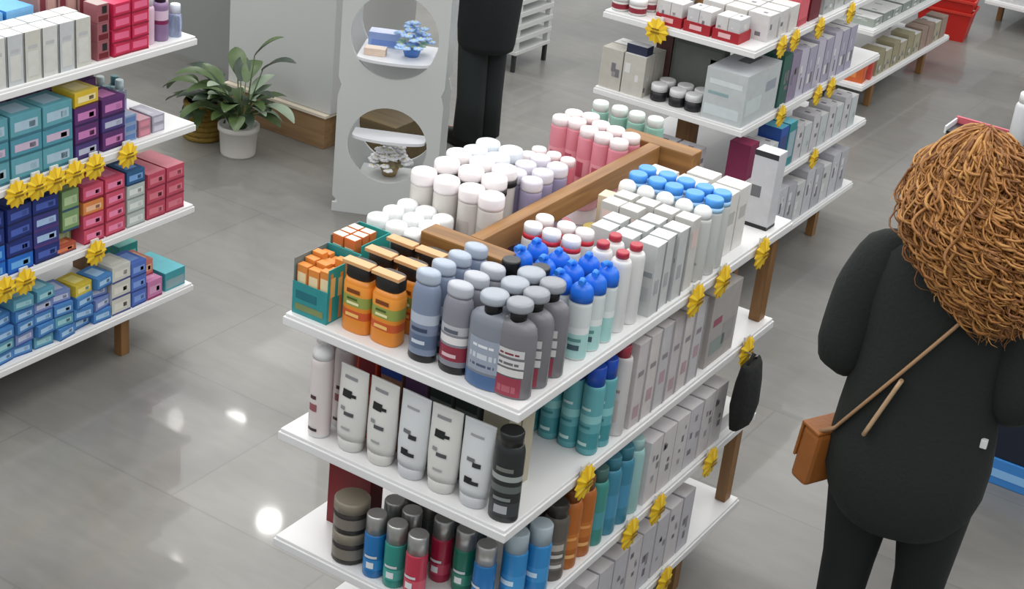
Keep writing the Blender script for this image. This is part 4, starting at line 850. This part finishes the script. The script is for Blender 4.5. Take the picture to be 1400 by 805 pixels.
for (a, el, sl, ll) in specs:
    d = Vector((math.cos(a)*math.cos(el), math.sin(a)*math.cos(el)*.7, math.sin(el)))
    base = Vector((.03*math.cos(a), .03*math.sin(a), .127)); top = base+Vector((0, 0, .05))+d*sl
    st.tube([base, base+Vector((0, 0, .06))+d*sl*.35, top], [.004, .0035, .0028], g1, 6)
    leaf(lv_, top, (d+Vector((math.cos(a)*.5, math.sin(a)*.5, 0))), ll, ll*.5, r2.choice([g1, g2, g1, g3]), droop=r2.uniform(.5, 1.4))
st.build('stems', t); lv_.build('leaves', t, norm=False)
put(t, (-3.17, 2.72, 0), 0, 'leafy green plant in a white ribbed pot against the white column', 'plant')
t = thing('wicker_planter', 'planter'); wk_ = mat('wicker', '#8a6f24', .7, bump=.6, bscale=120, var=.3, vscale=40)
b = MB()
for k in range(7): b.tube([(.085*math.cos(2*PI*j/20)*(1+.05*math.sin(k)), .085*math.sin(2*PI*j/20)*(1+.05*math.sin(k)), .011+k*.02) for j in range(21)], .0115, wk_, 8)
b.build('basket', t); b = MB(); b.lathe([(.075, .02, mat('potting_soil', '#2c261f', .95)), (.075, .12, mat('potting_soil', '#2c261f', .95))], 20); b.build('soil', t)
l2 = MB()
for k in range(26):
    a = r2.uniform(0, 2*PI); el = r2.uniform(.1, .9); leaf(l2, (.02*math.cos(a), .02*math.sin(a), .12), (math.cos(a)*math.cos(el), math.sin(a)*math.cos(el), math.sin(el)), r2.uniform(.12, .2), .06, r2.choice([g1, g1, g3, g2]), droop=r2.uniform(.6, 1.4))
l2.build('leaves', t, norm=False)
put(t, (-3.42, 2.76, 0), 0, 'ochre wicker planter with low foliage left of the white pot', 'planter', s=(1, 1, 1.3))

# ================================================================== white slotted stool behind the far person
t = thing('slotted_rack', 'rack'); b = MB(); w_ = P('#cfd1d0', .4); dkk = P('#2a2c2c', .6)
b.box(0, 0, .10, .30, .36, .12, w_, .002)
for z in (.17, .24, .31, .38): b.box(.0, .0, z, .30, .36, z+.028, w_, .002)
for x in (0.003, .267):
    for y in (.003, .327): b.box(x, y, .12, x+.03, y+.03, .42, w_)
b.build('body', t)
for x in (.01, .27):
    for y in (.01, .33):
        b = MB(); b.box(x, y, 0, x+.02, y+.02, .10, dkk); b.build('leg', t)
put(t, (-3.24, 4.70, 0), 0, 'white slatted rack with black feet beside the person in black', 'rack')

# ================================================================== people
SKIN = mat('skin', '#c99a80', .5)
def skinned(name, joints, edges, m, root=0, sub=2):
    me = bpy.data.meshes.new(name); me.from_pydata([j[0] for j in joints], edges, []); 
    o = bpy.data.objects.new(name, me); C.objects.link(o)
    o.modifiers.new('s', 'SKIN'); sv = me.skin_vertices[0].data if me.skin_vertices else None
    if sv is None:
        me.skin_vertices.new() if hasattr(me.skin_vertices, 'new') else None
        sv = me.skin_vertices[0].data
    for i, j in enumerate(joints):
        r = j[1]; sv[i].radius = (r, r) if not hasattr(r, '__len__') else r; sv[i].use_root = (i == root)
    sb = o.modifiers.new('u', 'SUBSURF'); sb.levels = sub; sb.render_levels = sub
    bpy.context.view_layer.update()
    dg = bpy.context.evaluated_depsgraph_get(); nm = bpy.data.meshes.new_from_object(o.evaluated_get(dg))
    bpy.data.objects.remove(o); nm.materials.clear(); nm.materials.append(m)
    for p in nm.polygons: p.use_smooth = True
    return nm
def person_body(name, parent, H, shw, elbL, wrL, elbR, wrR, kneeL, ankL, kneeR, ankR, head, hip=(0, 0, 0)):
    """local space: faces +y, x to its right. dims in metres"""
    J = []; E = []
    def add(p, r, par=None):
        J.append((Vector(p), r)); k = len(J)-1
        if par is not None: E.append((par, k))
        return k
    hipz = H*.52
    pel = add((hip[0], hip[1], hipz), (.125, .10)); bel = add((0, 0, hipz+.14), (.115, .09), pel); ch = add((0, .0, H*.74), (.13, .10), bel)
    nk0 = add((0, -.01, H*.82), (.07, .06), ch); nk = add((0, 0, H*.86), .048, nk0)
    hd = Vector(head); h1 = add(hd+Vector((0, -.005, -.05)), (.066, .072), nk); h2 = add(hd+Vector((0, 0, .02)), (.076, .088), h1); h3 = add(hd+Vector((0, -.005, .075)), (.06, .07), h2)
    for s, el, wr in ((-1, elbL, wrL), (1, elbR, wrR)):
        sh = add((s*shw, -.005, H*.795), .045, nk0); e = add(el, .038, sh); w = add(wr, .026, e)
        d = (Vector(wr)-Vector(el)).normalized(); side = d.cross(Vector((0, 0, 1))); side = side.normalized() if side.length > .05 else Vector((1, 0, 0)); side *= s
        palm = add(Vector(wr)+d*.045, (.034, .016), w); kn = add(Vector(wr)+d*.085, (.036, .014), palm)
        dn = Vector((0, 0, -1)) if abs(d.z) < .8 else Vector((0, 1, 0))
        for f, (o_, l) in enumerate(((-.028, .062), (-.01, .072), (.009, .068), (.027, .052))):
            b0 = add(Vector(wr)+d*.098+side*o_, .0095, kn); b1 = add(Vector(wr)+d*(.098+l*.5)+side*o_+dn*.012, .0085, b0); add(Vector(wr)+d*(.098+l*.85)+side*o_+dn*.034, .0075, b1)
        t0 = add(Vector(wr)+d*.04-side*.036, .011, palm); add(Vector(wr)+d*.075-side*.056+dn*.012, .0095, t0)
    for s, kn, an in ((-1, kneeL, ankL), (1, kneeR, ankR)):
        hp = add((s*.09, 0, H*.49), .085, pel); k = add(kn, .046, hp); cf = add(Vector(kn)*.6+Vector(an)*.4+Vector((0, -.01, 0)), .044, k); a = add(an, .032, cf)
        ft = add(Vector(an)+Vector((0, .07, -.035)), (.038, .03), a); add(Vector(an)+Vector((0, .15, -.05)), (.036, .022), ft)
    me = skinned(name, J, E, SKIN, 0, 2)
    bm = bmesh.new(); bm.from_mesh(me); x = MB(); x.bm.free(); x.bm = bm; x.mats = [SKIN]
    x.ball(hd+Vector((0, .095, -.01)), .016, SKIN, 2, (.7, 1, 1.3))
    for s in (-1, 1):
        x.ball(hd+Vector((s*.083, -.005, -.01)), .026, SKIN, 2, (.35, .7, 1.1)); x.ball(hd+Vector((s*.032, .075, .018)), .013, P('#e8e4e0'), 2); x.ball(hd+Vector((s*.032, .085, .018)), .006, P('#3a2a20'), 1)
    x.ball(hd+Vector((0, .082, -.052)), .02, P('#a85a54'), 2, (1.1, .4, .35))
    x.build('body', parent, norm=False)
def sleeve(parent, pts, rad, m, name='sleeve'):
    P_ = [Vector(p) for p in pts]; out = []; rr = []
    for k in range(len(P_)-1):
        for j in range(5):
            f = j/5; out.append(P_[k].lerp(P_[k+1], f)); rr.append(rad[k]*(1-f)+rad[k+1]*f)
    out.append(P_[-1]); rr.append(rad[-1])
    for _ in range(2):
        out = [out[0]]+[(out[i-1]+out[i]*2+out[i+1])/4 for i in range(1, len(out)-1)]+[out[-1]]
    b = MB(); b.tube(out, rr, m, 20); return b.build(name, parent)
# --- woman with curly hair
BLK = mat('black_wool', '#1b211e', .95, bump=.25, bscale=90); TRS = mat('black_trousers', '#121617', .85); BT = mat('black_boots', '#101010', .5)
wx, wy, wr_ = .60, .875, math.radians(6)
wom = empty('person', (wx, wy, 0), wr_)
tag(wom, 'person with long curly auburn hair in black coat, back turned, beside central gondola', 'person')
head = (-.0, .0, 1.555)
person_body('body', wom, 1.68, .14, (-.205, -.02, 1.06), (-.06, .19, 1.03), (.205, -.02, 1.07), (.06, .19, 1.03), (-.09, .02, .48), (-.085, -.01, .085), (.09, .05, .48), (.095, .05, .085), head)
b = MB(); R = []
for z, rx, ry, cy in ((.675, .125, .120, -.005), (.685, .150, .145, -.005), (.73, .175, .160, -.01), (.79, .190, .168, -.015), (.87, .194, .166, -.015), (.95, .188, .152, -.01), (1.05, .178, .140, -.005), (1.15, .180, .136, 0), (1.25, .190, .130, 0), (1.32, .188, .120, -.005), (1.365, .165, .10, -.01), (1.395, .115, .08, -.01), (1.43, .075, .065, -.005), (1.45, .068, .06, 0)):
    R.append((0, cy, z, rx, ry, 0))
b.loft(R, BLK, 40, jitter=.008); b.build('coat', wom)
sleeve(wom, [(-.08, -.005, 1.375), (-.15, -.008, 1.33), (-.19, -.012, 1.23), (-.212, -.025, 1.06), (-.15, .10, 1.045), (-.075, .175, 1.035)], [.035, .074, .072, .064, .054, .046], BLK)
sleeve(wom, [(.08, -.005, 1.375), (.15, -.008, 1.33), (.19, -.012, 1.23), (.212, -.025, 1.06), (.15, .10, 1.045), (.075, .175, 1.035)], [.035, .074, .072, .064, .054, .046], BLK)
b = MB(); R = []
for s, kn, an in ((-1, (-.09, .02, .48), (-.085, -.01, .10)), (1, (.09, .05, .48), (.095, .05, .10))):
    b = MB(); b.loft([(s*.085, 0, .86, .10, .105, 0), (s*.088, 0, .72, .088, .10, 0), (kn[0], kn[1], .50, .066, .072, 0), (kn[0], kn[1]-.01, .40, .060, .066, 0), (an[0], an[1], .20, .052, .056, 0), (an[0], an[1], .13, .054, .06, 0)], TRS, 24); b.build('trouser_leg', wom)
    b = MB(); b.loft([(an[0], an[1]+.07, .0, .045, .13, 0), (an[0], an[1]+.07, .03, .048, .132, 0), (an[0], an[1]+.05, .06, .046, .11, 0), (an[0], an[1]+.01, .10, .046, .065, 0), (an[0], an[1], .16, .046, .05, 0)], BT, 24); b.build('boot', wom)
# hair: a core volume plus many loose helical curls
HM = [mat('hair_'+c.strip('#'), c, .5, bump=.5, bscale=60) for c in ('#a8743a', '#8a5a2a', '#bd8a4c', '#784a20', '#9c6832')]
r2 = random.Random(11); b = MB()
def lerp_tab(t_, z):
    if z <= t_[0][0]: return t_[0][1]
    for (a, ra), (c, rc_) in zip(t_, t_[1:]):
        if z <= c: return ra+(rc_-ra)*(z-a)/(c-a)
    return t_[-1][1]
HR = [(1.26, .035), (1.295, .075), (1.34, .105), (1.40, .132), (1.46, .150), (1.53, .142), (1.60, .118), (1.645, .085), (1.672, .05), (1.69, .004)]
HX = [(1.26, .135), (1.32, .105), (1.41, .055), (1.5, .015), (1.6, 0)]
def hair_r(z): return lerp_tab(HR, z)
def hair_c(z): 
    f = max(0, min(1, (1.58-z)/.3)); return (lerp_tab(HX, z), -.015-.10*f**.8)
RR = []
for z in [1.27, 1.29, 1.32, 1.36, 1.41, 1.46, 1.52, 1.58, 1.62, 1.65, 1.668]:
    c = hair_c(z); RR.append((c[0], c[1], z, max(.01, hair_r(z)*.84), max(.01, hair_r(z)*.74), 0))
b.loft(RR, HM[1], 30, jitter=.035)
for k in range(880):
    a = r2.uniform(0, 2*PI)
    if math.sin(a) > .35 and r2.random() < .8: a = -a
    z0 = max(1.34, min(1.689, 1.69-abs(r2.gauss(0, .11)))); ln = r2.uniform(.12, .36); n = 36
    zend = max(1.245+r2.uniform(0, .10), z0-ln); hr = r2.uniform(.006, .017); tr = r2.uniform(.0018, .0042); ph = r2.uniform(0, 6); out = r2.uniform(.78, 1.05)
    turns = (z0-zend)/r2.uniform(.045, .10); ww = r2.uniform(-.5, .5)
    if r2.random() < .08: out *= 1.14
    pts = []
    for j in range(n):
        f = j/(n-1); z = z0+(zend-z0)*f; c = hair_c(z); R_ = hair_r(z)*out+.012*f*math.sin(ph*3+f*5)
        aa = a+ww*f+.2*math.sin(f*4+ph); A = ph+2*PI*turns*f; g_ = min(1, f*3+.15)*(1+.35*math.sin(f*9+ph*2))
        pts.append((c[0]+R_*math.cos(aa)+hr*g_*math.cos(A), c[1]+R_*.9*math.sin(aa)+hr*g_*math.sin(A), z+hr*.6*math.sin(A+1)))
    b.tube(pts, [tr*(1 if j < n-6 else (n-j)/7) for j in range(n)], r2.choice(HM), 4)
b.build('hair', wom, norm=False)
# shoulder bag, with the strap crossing her back
LTH = mat('tan_leather', '#a5642c', .45, bump=.15, bscale=60, var=.15, vscale=15); STR = mat('strap_leather', '#a88462', .5)
bag = empty('shoulder_bag', (wx, wy, 0), wr_)
tag(bag, 'tan leather shoulder bag with crossbody strap hanging at the left hip of the woman', 'bag')
b = MB(); M_ = Matrix.Scale(.9, 4) @ Matrix.Translation((-.212, -.03, .885)) @ Matrix.Rotation(math.radians(58), 4, 'Z') @ Matrix.Rotation(math.radians(6), 4, 'X')
b.box(-.085, -.032, -.085, .085, .032, .085, LTH, .014); bmesh.ops.transform(b.bm, matrix=M_, verts=b.bm.verts[:]); b.build('pouch', bag)
b = MB(); b.box(-.087, .0325, -.02, .087, .040, .088, LTH, .003); b.box(-.087, -.03, .0855, .087, .040, .094, LTH, .003); bmesh.ops.transform(b.bm, matrix=M_, verts=b.bm.verts[:]); b.build('flap', bag)
b = MB()
def backy(x, z):
    best = R[0] if R else None
    tbl = [(.73, .175, .160, -.01), (.79, .190, .168, -.015), (.87, .194, .166, -.015), (.95, .188, .152, -.01), (1.05, .178, .140, -.005), (1.15, .180, .136, 0), (1.25, .190, .130, 0), (1.32, .188, .120, -.005), (1.365, .165, .10, -.01), (1.395, .115, .08, -.01)]
    for q, w in zip(tbl, tbl[1:]):
        if z <= w[0]: break
    f = max(0, min(1, (z-q[0])/(w[0]-q[0]))); rx, ry, cy = [q[i]+(w[i]-q[i])*f for i in (1, 2, 3)]
    return cy-ry*math.sqrt(max(.02, 1-(x/rx)**2))*1.03-.008
pts = [(-.215, -.09, .87)]
for k in range(14):
    f = k/13; x = -.172+.272*f; z = .90+.44*f**.95; pts.append((x, backy(x, z), z))
pts += [(.105, -.055, 1.40), (.10, 0, 1.425)]
b.tube(pts, .009, STR, 8, flat=.5); b.build('strap', bag)
b = MB(); pts = []
for k in range(8):
    f = k/7; x = -.035-.055*f; z = 1.105-.16*f; pts.append((x, backy(x, z)-.006, z))
b.tube(pts, .011, mat('strap_pale', '#b99a78', .5), 8, flat=.5); b.build('strap_end', bag)

b = MB(); b.box(.160, backy(.168, .97)-.002, .962, .176, backy(.168, .97)+.012, .984, P('#dcdcdc'), .002); b.build('white_tag', wom)
# --- person in black by the tower
b2 = mat('black_cloth', '#14191c', .9, bump=.2, bscale=60); tr2 = mat('charcoal_trousers', '#222829', .85)
man = empty('person', (-2.475, 3.64, 0), math.radians(75))
tag(man, 'person in black coat and charcoal trousers standing beyond the display tower', 'person')
person_body('body', man, 1.76, .145, (-.25, .0, 1.13), (-.25, .12, .90), (.25, .0, 1.13), (.25, .12, .90), (-.06, .02, .50), (-.055, -.01, .085), (.06, .0, .50), (.055, -.01, .085), (0, 0, 1.63))
b = MB(); b.loft([(0, -.01, .50, .128, .13, 0), (0, -.01, .53, .135, .135, 0), (0, -.01, .8, .17, .145, 0), (0, 0, 1.1, .165, .13, 0), (0, 0, 1.3, .19, .135, 0), (0, 0, 1.41, .185, .115, 0), (0, 0, 1.455, .13, .09, 0), (0, 0, 1.49, .08, .07, 0), (0, 0, 1.535, .066, .066, 0)], b2, 32, jitter=.01); b.build('coat', man)
for s in (-1, 1):
    sleeve(man, [(s*.10, 0, 1.43), (s*.17, 0, 1.39), (s*.22, 0, 1.29), (s*.25, .0, 1.13), (s*.25, .10, .94)], [.035, .068, .068, .06, .05], b2)
    b = MB(); b.loft([(s*.075, 0, .9, .09, .10, 0), (s*.065, 0, .7, .078, .09, 0), (s*.06, .01, .5, .066, .08, 0), (s*.055, 0, .25, .062, .075, 0), (s*.055, 0, .055, .066, .08, 0)], tr2, 24, jitter=.012); b.build('trouser_leg', man)
    b = MB(); b.loft([(s*.055, .06, 0, .045, .14, 0), (s*.055, .06, .03, .048, .142, 0), (s*.055, .04, .06, .046, .11, 0), (s*.055, .0, .085, .045, .07, 0)], BT, 24); b.build('shoe', man)
b = MB(); b.ball((0, -.02, 1.665), .1, mat('dark_hair', '#231a14', .7), 3, (.86, .98, .85)); b.build('hair', man)

# drop prototypes never placed
for o in list(bpy.data.objects):
    if o.parent is None and 'category' in o.keys() and 'label' not in o.keys():
        for c in list(o.children_recursive): bpy.data.objects.remove(c)
        bpy.data.objects.remove(o)

# ================================================================== light
w = bpy.data.worlds.new('world'); sc.world = w; w.use_nodes = True
w.node_tree.nodes['Background'].inputs[0].default_value = (.93, .97, 1, 1); w.node_tree.nodes['Background'].inputs[1].default_value = .52
def area(x, y, sx, sy, e, z=3.3, col=(1, .98, .95), shape='RECTANGLE'):
    l = bpy.data.lights.new('ceiling_light', 'AREA'); l.shape = shape; l.size = sx; l.size_y = sy; l.energy = e; l.color = col
    o = bpy.data.objects.new('ceiling_light', l); C.objects.link(o); o.location = (x, y, z); return o
for x in (-4.6, -1.6, 1.4):
    for y in (-1.5, 1.2, 4.0, 7.0):
        area(x, y, 2.4, 2.2, 39)
# downlights whose reflections show in the polished floor
for (px, py, s, e) in ((-1.141, .585, .13, 26), (-1.616, .949, .19, 5), (-1.744, .818, .06, 4), (-1.199, .238, .06, 4), (-2.533, 1.884, .06, 4)):
    k = 3.3/CAM.z; area(px+(px-CAM.x)*k, py+(py-CAM.y)*k, s, s, e, shape='DISK')

sc.view_settings.view_transform = 'Standard'; sc.view_settings.look = 'None'; sc.view_settings.gamma = 1; sc.view_settings.exposure = 0
sc.view_settings.use_curve_mapping = False
